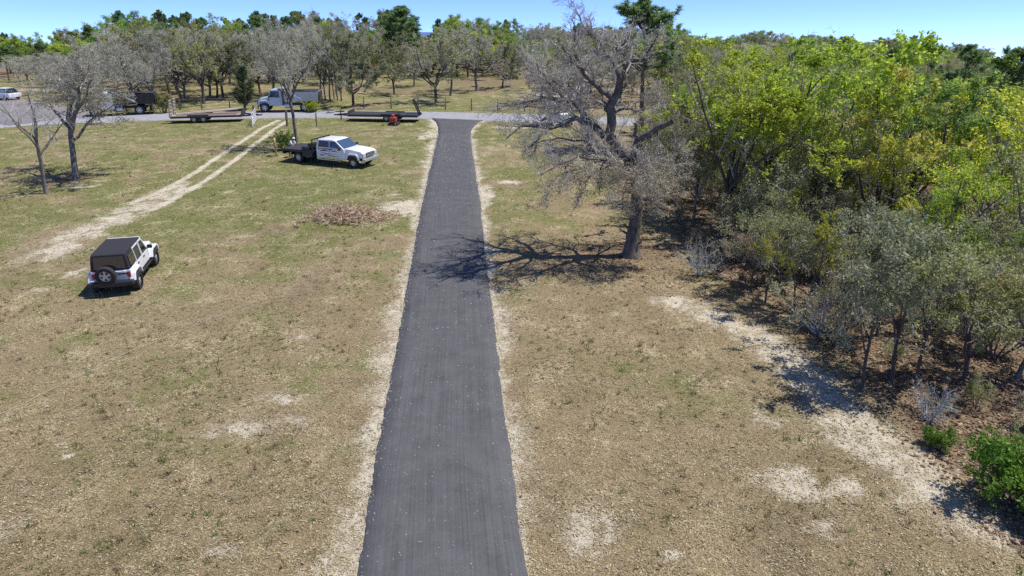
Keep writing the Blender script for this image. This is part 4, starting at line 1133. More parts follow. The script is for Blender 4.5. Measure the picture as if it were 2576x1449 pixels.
    e = wheel(root, 0, 0, .40, .25, 1, name='spare_wheel'); e.matrix_local = Matrix.Translation((-2.24, .14, .98)) @ Matrix.Rotation(math.pi / 2, 4, 'Z')
    MB().prism([(-2.32, .52), (-2.32, .68), (-2.06, .70), (-2.06, .50)], -.88, .88).build('rear_bumper', M['black'], root, bevel=.03)
    MB().prism([(2.08, .50), (2.08, .70), (2.28, .68), (2.28, .52)], -.86, .86).build('front_bumper', M['black'], root, bevel=.03)
    g = MB()
    for k in range(7): g.box((2.115, (k - 3) * .09, .88), (.02, .045, .26))
    g.build('grille', M['black'], root)
    return root
a = at(345, 724); c = at(401, 671)
car = suv(); hd = math.atan2(c[1] - a[1], c[0] - a[0])
mid = (np.array(a) + np.array(c)) / 2 + np.array([-math.sin(hd), math.cos(hd)]) * .86
place(car, 0, 0, hd + .13, pt=mid)

def flatbed():
    root = empty('flatbed_truck')
    tag(root, 'white crew cab flatbed work truck with a black bed parked on the lawn', 'truck')
    hw = .98
    c = MB().prism([(-.80, .62), (-.80, 1.42), (-.66, 1.98), (.70, 2.02), (1.02, 1.96), (1.80, 1.40), (1.95, .62)], -hw, hw, .14, (1.40, 2.0))
    c.build('cab', M['white'], root, bevel=.05)
    h = MB().prism([(1.72, .80), (1.72, 1.42), (2.4, 1.40), (3.30, 1.30), (3.48, 1.18), (3.52, .80)], -.93, .93, .08, (1.2, 1.42))
    h.build('hood', M['white'], root, bevel=.06)
    for s in (-1, 1):
        prof = [(-.66, .62), (-.52, .98), (-.34, 1.12), (.34, 1.12), (.52, .98), (.62, .62), (.50, .62), (.40, .90), (.26, 1.0), (-.26, 1.0), (-.40, .90), (-.54, .62)]
        MB().prism([(x + 2.6, z) for x, z in prof], s * .86, s * 1.06).build('fender', M['white'], root, bevel=.02)
        MB().prism([(2.08, .6), (2.2, .98), (3.0, .98), (3.12, .6)], s * .70, s * 1.02).build('wheel_arch', M['black'], root)
        MB().add([(-.58, s * (hw - .003), 1.44), (.42, s * (hw - .003), 1.44), (.42, s * (hw - .115), 1.90), (-.50, s * (hw - .115), 1.90)], [(0, 1, 2, 3) if s < 0 else (3, 2, 1, 0)]).build('rear_side_window', M['glass'], root)
        MB().add([(.50, s * (hw - .003), 1.44), (1.62, s * (hw - .003), 1.40), (1.02, s * (hw - .115), 1.90), (.50, s * (hw - .115), 1.90)], [(0, 1, 2, 3) if s < 0 else (3, 2, 1, 0)]).build('front_side_window', M['glass'], root)
        for x0, x1 in ((-.62, .44), (.48, 1.62)):
            MB().box(((x0 + x1) / 2, s * (hw + .004), 1.05), (x1 - x0, .025, .66)).build('door', M['white'], root, bevel=.012)
            MB().box((x0 + .14, s * (hw + .03), 1.28), (.18, .03, .05)).build('door_handle', M['black'], root)
        MB().box((1.55, s * (hw + .17), 1.45), (.12, .26, .26)).build('mirror', M['black'], root, bevel=.03)
        MB().box((.45, s * .98, .50), (2.2, .22, .06)).build('running_board', M['alloy'], root)
        # lettering and swoosh on the doors, not legible in the photograph
        y = s * (hw + .024)
        for k, (x0, x1, z, w, bow) in enumerate(((-.50, 1.30, 1.27, .075, .05), (-.40, .55, 1.13, .11, .06), (.62, 1.30, 1.14, .07, .04), (-.30, 1.15, 1.00, .05, -.06), (-.52, .1, .88, .09, -.07), (.25, 1.45, .84, .06, -.05))):
            m = MB(); n = 10; V = []
            for i in range(n + 1):
                t = i / n; xx = x0 + (x1 - x0) * t; zz = z + bow * math.sin(math.pi * t); ww = w * (.25 + .75 * math.sin(math.pi * min(1, t * 1.1 + .08)))
                V += [(xx, y, zz - ww / 2), (xx, y, zz + ww / 2)]
            m.add(V, [(2 * i, 2 * i + 2, 2 * i + 3, 2 * i + 1) if s < 0 else (2 * i, 2 * i + 1, 2 * i + 3, 2 * i + 2) for i in range(n)])
            m.build('door_decal', M['decal'], root)
        MB().box((3.50, s * .74, 1.03), (.10, .34, .24)).build('headlight', M['lamp'], root, bevel=.02)
        wheel(root, 2.6, s * .90, .43, .26, s, M['alloy'], 8)
        wheel(root, -2.6, s * .92, .43, .24, s, M['alloy'], 8)
        wheel(root, -2.6, s * .62, .43, .24, s, M['alloy'], 8)
        MB().box((-1.55, s * 1.0, .78), (.9, .32, .42)).build('tool_box', M['dark'], root, bevel=.02)
        MB().prism([(-3.2, .62), (-3.15, .98), (-2.05, .98), (-2.0, .62), (-2.06, .62), (-2.12, .93), (-3.08, .93), (-3.14, .62)], s * .80, s * 1.10).build('mudguard', M['black'], root)
    MB().add([(1.78, -.86, 1.43), (1.78, .86, 1.43), (1.05, .78, 1.94), (1.05, -.78, 1.94)], [(0, 1, 2, 3)]).build('windscreen', M['windscreen'], root)
    root.children[-1].location = (.022, 0, .02)
    g = MB().box((3.54, 0, 1.02), (.05, 1.1, .34)); g.build('grille', M['dark'], root, bevel=.02)
    for k in range(3): MB().box((3.575, 0, .92 + k * .1), (.03, 1.06, .03)).build('grille_bar', M['alloy'], root)
    MB().prism([(3.46, .52), (3.46, .78), (3.70, .78), (3.70, .56)], -1.0, 1.0).build('front_bumper', M['alloy'], root, bevel=.03)
    MB().box((-.4, 0, .56), (6.9, .8, .2)).build('chassis', M['dark'], root)
    d = MB(); 
    MB().box((-2.48, 0, .98), (3.0, 2.36, .16)).build('bed_frame', M['black'], root, bevel=.02)
    for k in range(9): MB().box((-2.48, -1.04 + k * .26, 1.072), (2.96, .245, .03)).build('deck_plank', M['dark'], root)
    MB().box((-3.95, 0, .82), (.06, 2.3, .36)).build('tail_skirt', M['black'], root)
    r = MB()
    for y in (-1.1, -.4, .4, 1.1): r.bar((-1.02, y, 1.08), (-1.02, y, 1.95), .07)
    for z in (1.40, 1.95): r.bar((-1.02, -1.1, z), (-1.02, 1.1, z), .07)
    r.build('headache_rack', M['black'], root)
    MB().box((-1.35, -.55, 1.34), (.5, .8, .5)).build('bed_box', M['black'], root, bevel=.03)
    MB().box((-1.75, -.95, 1.22), (.7, .3, .26)).build('bed_box', M['dark'], root, bevel=.03)
    MB().lathe_z([(0, .18), (.02, .19), (.45, .19), (.5, .12)], (-1.5, .55, 1.09)).build('bed_drum', M['steel'], root)
    for s in (-1, 1): MB().box((-3.99, s * .9, .86), (.03, .2, .1)).build('tail_light', M['redlens'], root)
    return root
a = at(751, 409); c = at(891, 424)
ft = flatbed(); hd = math.atan2(c[1] - a[1], c[0] - a[0])
mid = (np.array(a) + np.array(c)) / 2 + np.array([-math.sin(hd), math.cos(hd)]) * 1.0
place(ft, 0, 0, hd, pt=mid)

def dump_truck(label, cabmat, boxmat, name='dump_truck'):
    root = empty(name); tag(root, label, 'truck', 'dump trucks on the public road')
    hw = 1.05
    MB().prism([(.7, .75), (.7, 2.45), (1.0, 2.55), (1.9, 2.5), (2.2, 1.75), (2.2, .75)], -hw, hw, .10, (1.6, 2.5)).build('cab', cabmat, root, bevel=.05)
    MB().prism([(2.15, .85), (2.15, 1.72), (3.2, 1.55), (3.45, 1.40), (3.5, .85)], -.78, .78, .1, (1.2, 1.7)).build('hood', cabmat, root, bevel=.06)
    for s in (-1, 1):
        MB().add([(.95, s * (hw + .004), 1.70), (2.08, s * (hw + .004), 1.70), (1.86, s * (hw - .085), 2.36), (.95, s * (hw - .085), 2.36)], [(0, 1, 2, 3) if s < 0 else (3, 2, 1, 0)]).build('side_window', M['glass'], root)
        MB().box((1.5, s * (hw + .006), 1.24), (1.2, .03, .85)).build('door', cabmat, root, bevel=.015)
        prof = [(-.72, .8), (-.6, 1.18), (-.35, 1.36), (.4, 1.34), (.62, 1.1), (.66, .8), (.56, .8), (.5, 1.02), (.32, 1.2), (-.28, 1.22), (-.5, 1.08), (-.62, .8)]
        MB().prism([(x + 2.75, z) for x, z in prof], s * .72, s * 1.12).build('fender', cabmat, root, bevel=.02)
        wheel(root, 2.75, s * .92, .52, .3, s, M['lamp'], 6)
        wheel(root, -1.75, s * .92, .52, .3, s, M['lamp'], 6); wheel(root, -1.75, s * .60, .52, .28, s, M['lamp'], 6)
        MB().lathe_y([(-.3, .28), (.3, .28)], n=14).build('fuel_tank', M['alloy'], root).matrix_local = Matrix.Translation((.2, s * .85, .72)) @ Matrix.Rotation(math.pi / 2, 4, 'Z')
        MB().bar((.62, s * 1.17, 2.6), (-1.6, s * 1.17, 1.45), .07, .12).build('tarp_arm', M['siding'], root)
        MB().box((3.47, s * .56, 1.12), (.08, .24, .2)).build('headlight', M['lamp'], root)
        MB().box((2.1, s * 1.28, 1.75), (.08, .16, .4)).build('mirror', M['black'], root)
        for k in range(6): MB().box((.15 - k * .68, s * 1.16, 1.78), (.08, .06, .98)).build('side_rib', boxmat, root)
    MB().add([(2.19, -.92, 1.76), (2.19, .92, 1.76), (1.93, .86, 2.42), (1.93, -.86, 2.42)], [(0, 1, 2, 3)]).build('windscreen', M['windscreen'], root).location = (.02, 0, 0)
    MB().box((3.5, 0, 1.15), (.06, .8, .5)).build('grille', M['dark'], root)
    MB().box((3.58, 0, .72), (.16, 2.1, .26)).build('front_bumper', M['alloy'], root, bevel=.03)
    MB().box((.4, 0, .78), (6.0, .8, .24)).build('chassis', M['dark'], root)
    bx = MB().prism([(-3.4, 1.2), (-3.55, 2.3), (.45, 2.3), (.45, 2.55), (1.0, 2.62), (1.0, 2.68), (.38, 2.62), (.38, 1.2)], -1.13, 1.13)
    bx.build('dump_body', boxmat, root, bevel=.02)
    MB().box((-3.58, 0, 1.72), (.08, 2.2, 1.06)).build('tail_gate', M['dark'], root, bevel=.02)
    MB().box((-1.55, 0, 2.33), (3.9, 2.1, .05)).build('tarp', M['dark'], root)
    return root
t1 = dump_truck('white and blue grey dump truck facing left on the road, behind the field gate', M['greypaint'], M['steel'])
a = at(668, 283); c = at(782, 281); hd = math.atan2(a[1] - c[1], a[0] - c[0])
p = np.array(a) - np.array([math.cos(hd), math.sin(hd)]) * 2.75 + np.array([math.sin(hd), -math.cos(hd)]) * .9
place(t1, 0, 0, hd, .02, pt=p)
t2 = dump_truck('black bodied dump truck half hidden by the left lawn trees', M['white'], M['black'])
a = at(241, 294); c = at(345, 289); hd = math.atan2(a[1] - c[1], a[0] - c[0])
p = np.array(a) - np.array([math.cos(hd), math.sin(hd)]) * 2.75 + np.array([math.sin(hd), -math.cos(hd)]) * .9
place(t2, 0, 0, hd, .02, pt=p)

def trailer(label, deck, L, ramp_end, nramps, rampmat, rampang, load=False):
    """equipment trailer, x axis from tongue to ramp end"""
    root = empty('equipment_trailer'); tag(root, label, 'trailer', 'equipment trailers on the road verge')
    MB().box((L / 2, 0, .60), (L, 2.3, .18)).build('frame', M['dark'], root, bevel=.02)
    n = 9
    for k in range(n): MB().box((L / 2, -1.0 + k * 2.0 / (n - 1), .722), (L - .1, .235, .05)).build('deck_plank', deck, root)
    t = MB(); t.bar((0, .8, .58), (-1.5, 0, .55), .1, .14); t.bar((0, -.8, .58), (-1.5, 0, .55), .1, .14); t.bar((-1.2, 0, .5), (-1.9, 0, .52), .12, .12); t.build('tongue', M['black'], root)
    MB().bar((-1.15, 0, .02), (-1.15, 0, .95), .1).build('jack', M['black'], root)
    for s in (-1, 1):
        for x in (L * .55, L * .55 + .95): wheel(root, x, s * .98, .36, .24, s, M['lamp'], 6)
        MB().box((L * .55 + .47, s * 1.0, .80), (2.1, .3, .05)).build('mudguard', M['dark'], root)
        MB().box((L + .01, s * .9, .60), (.03, .22, .1)).build('tail_light', M['redlens'], root)
    MB().box((.03, 0, .90), (.07, 2.2, .30)).build('headboard', M['dark'], root)
    for k in range(nramps):
        y = (-.75, .75)[k] if nramps == 2 else 0
        r = MB(); b = (L + .05, 0, .62); e = (L + .05 + math.cos(rampang) * 1.75, 0, .62 + math.sin(rampang) * 1.75)
        for yy in (y - .3, y + .3): r.bar((b[0], yy, b[2]), (e[0], yy, e[2]), .08, .12)
        for q in range(6):
            f = q / 5; r.bar((b[0] + (e[0] - b[0]) * f, y - .3, b[2] + (e[2] - b[2]) * f), (b[0] + (e[0] - b[0]) * f, y + .3, b[2] + (e[2] - b[2]) * f), .09, .04)
        r.build('ramp', rampmat, root)
    return root
tr1 = trailer('equipment trailer with mauve plank deck and two upright pale ramps, left of the gate', M['deckwood'], 7.2, 1, 2, M['palewood'], math.radians(97))
a = at(608, 306); c = at(428, 311); hd = math.atan2(c[1] - a[1], c[0] - a[0])
place(tr1, 0, 0, hd, .02, pt=np.array(a) + np.array([0, .9]))
tr2 = trailer('long dark equipment trailer with one raised black ramp by the driveway mouth', M['dark'], 7.6, 1, 1, M['black'], math.radians(112))
a = at(880, 305); c = at(1062, 308); hd = math.atan2(c[1] - a[1], c[0] - a[0])
place(tr2, 0, 0, hd, .02, pt=np.array(a) + np.array([0, .9]))
# long timbers lying on the first trailer, leaning on its headboard
for k in range(5):
    m = MB(); L0 = 6.2 + .35 * (k % 3)
    m.bar((.08 + .1 * k, -.7 + k * .33, 1.26), (.1 + L0, -.75 + k * .34, .80), .2, .07)
    o = m.build('timber', M['palewood'] if k % 2 == 0 else M['deckwood'])
    tag(o, ('pale', 'brown', 'pale', 'brown', 'pale')[k] + ' timber sloped on the left trailer deck, ' + ('nearest the road', 'second from the road', 'middle of the five', 'second from the lawn', 'nearest the lawn')[k], 'timber', 'timbers on the left trailer'); o.matrix_world = tr1.matrix_world.copy()

def compactor():
    root = empty('plate_compactor'); tag(root, 'small red engine powered machine in front of the right trailer', 'machine')
    MB().prism([(-.42, .12), (-.34, .03), (.34, .03), (.42, .12), (.34, .14), (-.34, .14)], -.28, .28).build('base_plate', M['dark'], root)
    MB().box((0, 0, .38), (.52, .46, .42)).build('engine_cover', M['red'], root, bevel=.06)
    MB().lathe_z([(0, .13), (.16, .13), (.2, .06)], (0, 0, .59)).build('tank', M['red'], root)
    h = MB(); h.tube([(-.25, -.22, .4), (-.55, -.22, .95), (-.62, -.22, 1.0), (-.62, .22, 1.0), (-.55, .22, .95), (-.25, .22, .4)], .02, 6); h.build('handle', M['black'], root)
    for s in (-1, 1): wheel(root, -.3, s * .33, .14, .08, s, M['lamp'], 5, holes=False)
    return root
place(compactor(), 990, 314, 2.9)
root = bpy.data.objects.get('plate_compactor'); root.scale = (1.35, 1.35, 1.35)

def roller():
    root = empty('road_roller'); tag(root, 'pale grey compact road roller with posts, half hidden by the big oak limbs', 'machine')
    MB().box((0, 0, .95), (2.3, 1.15, .6)).build('body', M['siding'], root, bevel=.06)
    for x in (-1.05, 1.05):
        MB().lathe_y([(-.55, .46), (-.52, .48), (.52, .48), (.55, .46)], (x, 0, .48), 20).build('drum', M['dark'], root)
        for s in (-1, 1): MB().box((x, s * .60, .62), (.9, .07, .34)).build('drum_yoke', M['siding'], root, bevel=.02)
    for x in (-.55, .5):
        for y in (-.52, .52): MB().bar((x, y, 1.2), (x, y, 2.35), .07).build('roof_post', M['steel'], root)
    MB().box((0, 0, 2.38), (1.5, 1.25, .07)).build('roof', M['steel'], root, bevel=.02)
    MB().box((-.15, 0, 1.38), (.45, .5, .14)).build('seat', M['black'], root, bevel=.03)
    MB().box((-.36, 0, 1.6), (.12, .5, .4)).build('backrest', M['black'], root, bevel=.03)
    m = MB(); m.bar((.25, 0, 1.2), (.18, 0, 1.6), .06); m.lathe_z([(0, .17), (.03, .17)], (.18, 0, 1.6)); m.build('steering_wheel', M['black'], root)
    return root
place(roller(), 1402, 318, math.radians(8))

# small white car far down the side road
def far_car():
    root = empty('distant_car'); tag(root, 'small white car far off on the side road at the left edge', 'car')
    MB().prism([(-2.1, .35), (-2.1, .85), (-1.2, .92), (2.1, .80), (2.15, .35)], -.88, .88).build('body', M['white'], root, bevel=.06)
    MB().prism([(-1.75, .88), (-1.3, 1.42), (.4, 1.45), (1.1, .88)], -.78, .78, .12, (.9, 1.45)).build('cabin', M['glass'], root, bevel=.04)
    MB().box((-.4, 0, 1.455), (1.5, 1.2, .04)).build('roof', M['white'], root, bevel=.02)
    for s in (-1, 1):
        for x in (-1.3, 1.35): wheel(root, x, s * .78, .33, .2, s, holes=False)
    return root
place(far_car(), 14, 249, math.radians(160), .03)

# ------------------------------------------------------------------ fences, gate and posts
def wire_fence(pts, label):
    root = empty('wire_fence', (0, 0, 0)); tag(root, label, 'fence')
    P = [(p[0], p[1], T(*p)) for p in pts]
    root.location = P[0]; o = Vector(P[0])
    for p in P:
        q = Vector(p) - o; MB().tube([q + Vector((0, 0, -.1)), q + Vector((.02, 0, 1.35))], [.075, .065], 7).build('post', M['postwood'], root)
    for z in (.4, .75, 1.1, 1.25):
        MB().tube([Vector(p) - o + Vector((0, -.07, z)) for p in P], .008, 3, False).build('wire', M['steel'], root)
    return root
fp = []
for px in list(range(900, 1700, 69)):
    i = int(np.argmin(np.abs(np.array([px_of(a[0], a[1], T(*a))[0] for a in road_high]) - px))); fp.append(road_high[i] + nrm_[i] * 2.0)
wire_fence(fp, 'wire fence on grey wooden posts along the meadow across the road')
fp2 = []
for px in list(range(300, 640, 66)):
    i = int(np.argmin(np.abs(np.array([px_of(a[0], a[1], T(*a))[0] for a in road_high]) - px))); fp2.append(road_high[i] + nrm_[i] * 2.2)
wire_fence(fp2, 'wire fence on grey wooden posts across the road, left of the cedar')

def post(px, py, h, r, label, mat='postwood'):
    p = at(px, py); m = MB().tube([(0, 0, -.1), (0, 0, h * .5), (.02, 0, h)], [r, r * .96, r * .9], 10)
    o = m.build('gate_post', M[mat]); o.location = (p[0], p[1], T(*p)); tag(o, label, 'post', 'gate posts'); return p
post(641, 306, 1.7, .12, 'left wooden gate post with the open farm gate hung on it')
post(723, 318, 1.6, .13, 'wooden gate post at the right of the sandy track')
post(797, 318, 1.35, .07, 'thin wooden post right of the slender oak by the road')
def gate():
    a = at(645, 305); b = at(636, 322)
    A = Vector((a[0], a[1], T(*a))); B = Vector((b[0], b[1], T(*b)))
    root = empty('farm_gate', tuple(A)); tag(root, 'open galvanised tube farm gate swung into the field by the sandy track', 'gate')
    d = (B - A)
    for z in (.22, .42, .62, .84, 1.08, 1.34):
        MB().tube([Vector((0, 0, z)), d + Vector((0, 0, z))], .024, 7).build('rail', M['siding'], root)
    for f in (0, .5, 1): MB().tube([d * f + Vector((0, 0, .15)), d * f + Vector((0, 0, 1.38))], .03, 7).build('upright', M['siding'], root)
gate()
p = at(898, 322)

# ------------------------------------------------------------------ people
def person(name, label, joints, cloth, loc, rz, hat=None):
    """joints: dict of positions; one continuous skinned body"""
    J = joints; names = list(J)
    me = bpy.data.meshes.new(name); idx = {k: i for i, k in enumerate(names)}
    E = [('pelvis', 'spine'), ('spine', 'chest'), ('chest', 'neck'), ('neck', 'chin'), ('chin', 'head'), ('head', 'crown')]
    for s in 'lr':
        E += [('chest', 'sho_' + s), ('sho_' + s, 'elb_' + s), ('elb_' + s, 'wri_' + s), ('wri_' + s, 'palm_' + s), ('pelvis', 'hip_' + s), ('hip_' + s, 'kne_' + s), ('kne_' + s, 'ank_' + s), ('ank_' + s, 'toe_' + s)]
        for f in 'abcde': E += [('palm_' + s, 'fin_' + f + s)]
    for s in 'lr':
        pv = Vector(J['palm_' + s]); w = Vector(J['wri_' + s]); d = (pv - w).normalized(); side_ = d.cross(Vector((0, 1, 0))).normalized() if abs(d.y) < .9 else Vector((1, 0, 0))
        for i, f in enumerate('abcde'):
            off = (i - 2) * .018; L = (.05, .075, .085, .08, .06)[i]
            q = pv + d * L + side_ * off * 1.6 + Vector((0, .015, -.01))
            if i == 0: q = pv + d * .03 + side_ * -.065
            J['fin_' + f + s] = tuple(q); idx['fin_' + f + s] = len(idx)
    me.from_pydata([J[k] for k in idx], [(idx[a], idx[b]) for a, b in E], [])
    o = link(name, me)
    sk = o.modifiers.new('skin', 'SKIN'); sk.use_smooth_shade = True
    RAD = {'pelvis': (.155, .11), 'spine': (.145, .10), 'chest': (.17, .115), 'neck': (.06, .06), 'chin': (.065, .075), 'head': (.085, .10), 'crown': (.06, .07), 'sho': (.07, .07), 'elb': (.047, .047), 'wri': (.034, .03), 'palm': (.04, .02), 'hip': (.095, .10), 'kne': (.065, .065), 'ank': (.045, .05), 'toe': (.045, .035), 'fin': (.009, .009)}
    sv = me.skin_vertices[0].data
    for k, i in idx.items():
        sv[i].radius = RAD[k.split('_')[0]]; sv[i].use_root = k == 'pelvis'
    ss = o.modifiers.new('sub', 'SUBSURF'); ss.levels = 2; ss.render_levels = 2
    dg = bpy.context.evaluated_depsgraph_get(); ev = o.evaluated_get(dg)
    m2 = bpy.data.meshes.new_from_object(ev); o.modifiers.clear(); o.data = m2
    m2.materials.clear()
    for mm in (M['skin'], cloth[0], cloth[1], M['boot'], M['hair']): m2.materials.append(mm)
    segs = [(Vector(J[a]), Vector(J[b]), a.split('_')[0], b.split('_')[0]) for a, b in E]
    def seg_mat(p):
        best = 9; r = 0
        for a, b, na, nb in segs:
            d = b - a; t = max(0, min(1, (p - a).dot(d) / d.dot(d))); dist = (p - a - d * t).length
            if dist < best:
                best = dist
                if nb in ('hip', 'kne') or nb == 'ank': r = 3 if (nb == 'ank' and t > .85) else 2
                elif nb == 'toe': r = 3
                elif nb in ('spine', 'chest', 'sho'): r = 1 if not (na == 'pelvis' and t < .3) else 2
                elif nb == 'neck': r = 1 if t < .7 else 0
                elif nb == 'elb': r = 1
                elif nb == 'wri': r = 0 if t > cloth[2] else 1
                elif nb == 'crown': r = 4
                elif nb == 'head': r = 4 if p.y < Vector(J['head']).y - .02 else 0
                else: r = 0
        return r
    for p in m2.polygons: p.material_index = seg_mat(p.center); p.use_smooth = True
    hd_ = Vector(J['head'])
    f = MB()
    for s in (-1, 1): f.lathe_z([(-.012, .004), (0, .012), (.012, .004)], hd_ + Vector((s * .035, .092, .0)), 8)
    f.build('eye', M['hair'], o)
    MB().prism([(-.012, 0), (.012, 0), (0, .05)], .0, .03).build('nose', M['skin'], o).location = hd_ + Vector((0, .09, -.045))
    MB().box(hd_ + Vector((0, .094, -.075)), (.05, .012, .012)).build('mouth', M['redlens'], o)
    for s in (-1, 1): MB().lathe_z([(-.03, .008), (0, .016), (.03, .008)], hd_ + Vector((s * .09, 0, -.01)), 8).build('ear', M['skin'], o)
    if hat: MB().lathe_z([(0, .13), (.012, .13), (.02, .105), (.08, .095), (.11, .05)], hd_ + Vector((0, .01, .045)), 14).build('hat', hat, o)
    o.location = loc; o.rotation_euler = (0, 0, rz); tag(o, label, 'person')
    return o
stand = {'pelvis': (0, 0, .95), 'spine': (0, -.01, 1.13), 'chest': (0, 0, 1.36), 'neck': (0, .01, 1.50), 'chin': (0, .03, 1.56), 'head': (0, .03, 1.65), 'crown': (0, .02, 1.73)}
for s, k in (('l', -1), ('r', 1)):
    stand.update({'sho_' + s: (k * .19, 0, 1.40), 'elb_' + s: (k * .25, -.03, 1.13), 'wri_' + s: (k * .20, .17, 1.02), 'palm_' + s: (k * .17, .25, 1.02),
                  'hip_' + s: (k * .10, 0, .90), 'kne_' + s: (k * .12, .03, .50), 'ank_' + s: (k * .13, -.01, .09), 'toe_' + s: (k * .15, .15, .04)})
p = at(695, 393)
person('person', 'person in a yellow shirt and khaki trousers standing behind the flatbed truck', dict(stand), (M['hivis'], M['khaki'], .15), (p[0], p[1], T(*p)), math.radians(-75))
bend = {'pelvis': (0, 0, .95), 'spine': (0, .10, 1.11), 'chest': (0, .26, 1.28), 'neck': (0, .36, 1.36), 'chin': (0, .41, 1.40), 'head': (0, .45, 1.47), 'crown': (0, .46, 1.55)}
for s, k in (('l', -1), ('r', 1)):
    bend.update({'sho_' + s: (k * .19, .28, 1.30), 'elb_' + s: (k * .26, .42, 1.10), 'wri_' + s: (k * .20, .60, 1.16), 'palm_' + s: (k * .18, .68, 1.15),
                 'hip_' + s: (k * .10, 0, .90), 'kne_' + s: (k * .12, .03, .50), 'ank_' + s: (k * .13, -.02, .09), 'toe_' + s: (k * .15, .14, .04)})
q = ft.matrix_world @ Vector((-4.62, .45, 0))
person('person', 'person in a white shirt and hat leaning over the rear of the truck bed', bend, (M['whitecloth'], M['jeans'], .95), (q.x, q.y, T(q.x, q.y)), math.atan2(ft.matrix_world[1][0], ft.matrix_world[0][0]) - math.pi / 2, M['siding'])

# ------------------------------------------------------------------ small house far behind the meadow
def house():
    root = empty('distant_house'); tag(root, 'small white house with a blue metal roof glimpsed between far tree tops', 'house')
    MB().box((0, 0, .6), (5.2, 4.0, 4.0)).build('wall', M['siding'], root)
    r = MB().add([(-2.9, -2.4, 2.5), (2.9, -2.4, 2.5), (2.9, 2.4, 2.5), (-2.9, 2.4, 2.5), (-2.9, 0, 3.9), (2.9, 0, 3.9)], [(0, 1, 5, 4), (2, 3, 4, 5), (0, 4, 3), (1, 2, 5), (3, 2, 1, 0)]); r.build('roof', M['bluemetal'], root)
    MB().box((.25, -2.02, 1.05), (.95, .06, 2.05)).build('door', M['dark'], root)
    for x in (-1.5, 1.7): MB().box((x, -2.02, 1.45), (.9, .06, 1.0)).build('window', M['glass'], root)
    return root
h = house(); Yh = 186.0; d = ray(1072, 108); zt = CAM_Z + d[2] * Yh / d[1]
h.location = (d[0] * Yh / d[1], Yh, T(d[0] * Yh / d[1], Yh) + 1.4)

# ------------------------------------------------------------------ things lying on the lawn
def brush_pile():
    rg = np.random.default_rng(9); x, y = at(875, 548); o = np.array([x, y, T(x, y)])
    n = 380; c = rg.normal(0, 1, (n, 3)) * np.array([.95, .6, 0]); hgt = .5 * np.exp(-(c[:, 0] / 1.3) ** 2 - (c[:, 1] / .9) ** 2)
    c[:, 2] = rg.random(n) * hgt + .03
    d = rg.normal(size=(n, 3)); d[:, 2] *= .35; L = rg.uniform(.5, 1.6, n)
    P, R = grow(rg, c - unit(d) * L[:, None] * .5, d, L, rg.uniform(.008, .03, n), 4, .14, -.01, .4)
    P[:, :, 2] = np.maximum(P[:, :, 2], .02)
    a = spawn(rg, P, R, L, 3, .3, 1, .6, .2, .5, .6); P2, R2 = grow(rg, a[0], a[1], a[2], np.full(len(a[2]), .008), 3, .2, -.03, .5)
    P2[:, :, 2] = np.maximum(P2[:, :, 2], .015)
    v1, q1 = leaves(rg, P2, 5200, .14, .08)
    v1[:, 2] = np.maximum(v1[:, 2], .01)
    root = empty('brush_pile', tuple(o)); tag(root, 'heap of cut dry branches and brown leaves left of the driveway', 'brush pile')
    v, q, m = join([(*tubes(P, R, 5), 0), (*tubes(P2, R2, 3), 0)]); link('branches', np_mesh('brush', v, quads=q, mats=[M['drybranch']]), root)
    link('foliage', np_mesh('brush_leaves', v1, quads=q1, mats=[M['l_brush']]), root)
brush_pile()
pr = smooth_line([at(-60, 1074), at(0, 1046), at(90, 1004), at(190, 952), at(300, 897), at(420, 848), at(540, 800), at(600, 778), at(662, 752)], 90)
rope = MB().tube([(a[0] + .04 * math.sin(i * .7), a[1], float(GZ(a[0], a[1])) + .03) for i, a in enumerate(pr)], .009, 5)
tag(rope.build('rope', M['rope']), 'thin pale rope lying across the lawn on the left', 'rope')

# ------------------------------------------------------------------ grass, litter and stones: uncountable cover
def cover_mat(name):
    m, n, l, b = new_mat(name)
    a = n.new('ShaderNodeAttribute'); a.attribute_name = 'tint'; l.new(a.outputs['Color'], b.inputs['Base Color'])
    b.inputs['Roughness'].default_value = .8; b.inputs['Specular IOR Level'].default_value = .15
    t = n.new('ShaderNodeBsdfTranslucent'); l.new(a.outputs['Color'], t.inputs['Color'])
    ms = n.new('ShaderNodeMixShader'); ms.inputs[0].default_value = .35; l.new(b.outputs[0], ms.inputs[1]); l.new(t.outputs[0], ms.inputs[2])
    l.new(ms.outputs[0], n['Material Output'].inputs[0]); return m
M['cover'] = cover_mat('grass_blades')
def tinted(name, v, q, col, label, quads=True):
    me = np_mesh(name, v, tris=None if quads else q, quads=q if quads else None, mats=[M['cover']])
    a = me.color_attributes.new('tint', 'FLOAT_COLOR', 'POINT')
    a.data.foreach_set('color', np.concatenate([col, np.ones((len(col), 1))], 1).astype(np.float32).ravel())
    o = link(name, me); tag(o, label, kind='stuff'); return o
def scatter(n, y0, y1, p):
    """points over the lawn, denser towards the near end"""
    u = NP.random(n); y = (y0 ** (1 - p) + u * (y1 ** (1 - p) - y0 ** (1 - p))) ** (1 / (1 - p))
    x = (NP.random(n) * 2 - 1) * (.86 * y + 3.0)
    return x, y
def off_paving(x, y):
    l_ = np.interp(y, drive_l[:, 1], drive_l[:, 0]) - .02; r_ = np.interp(y, drive_r[:, 1], drive_r[:, 0]) + .02
    on = (x > l_) & (x < r_) & (y < drive_l[-1, 1])
    rl = np.interp(x, road_low[:, 0], road_low[:, 1])
    return (~on) & (y < rl - .25)
x, y = scatter(150000, 9.5, 75, 1.55)
fs_, fl_, fg_ = fields(x, y)
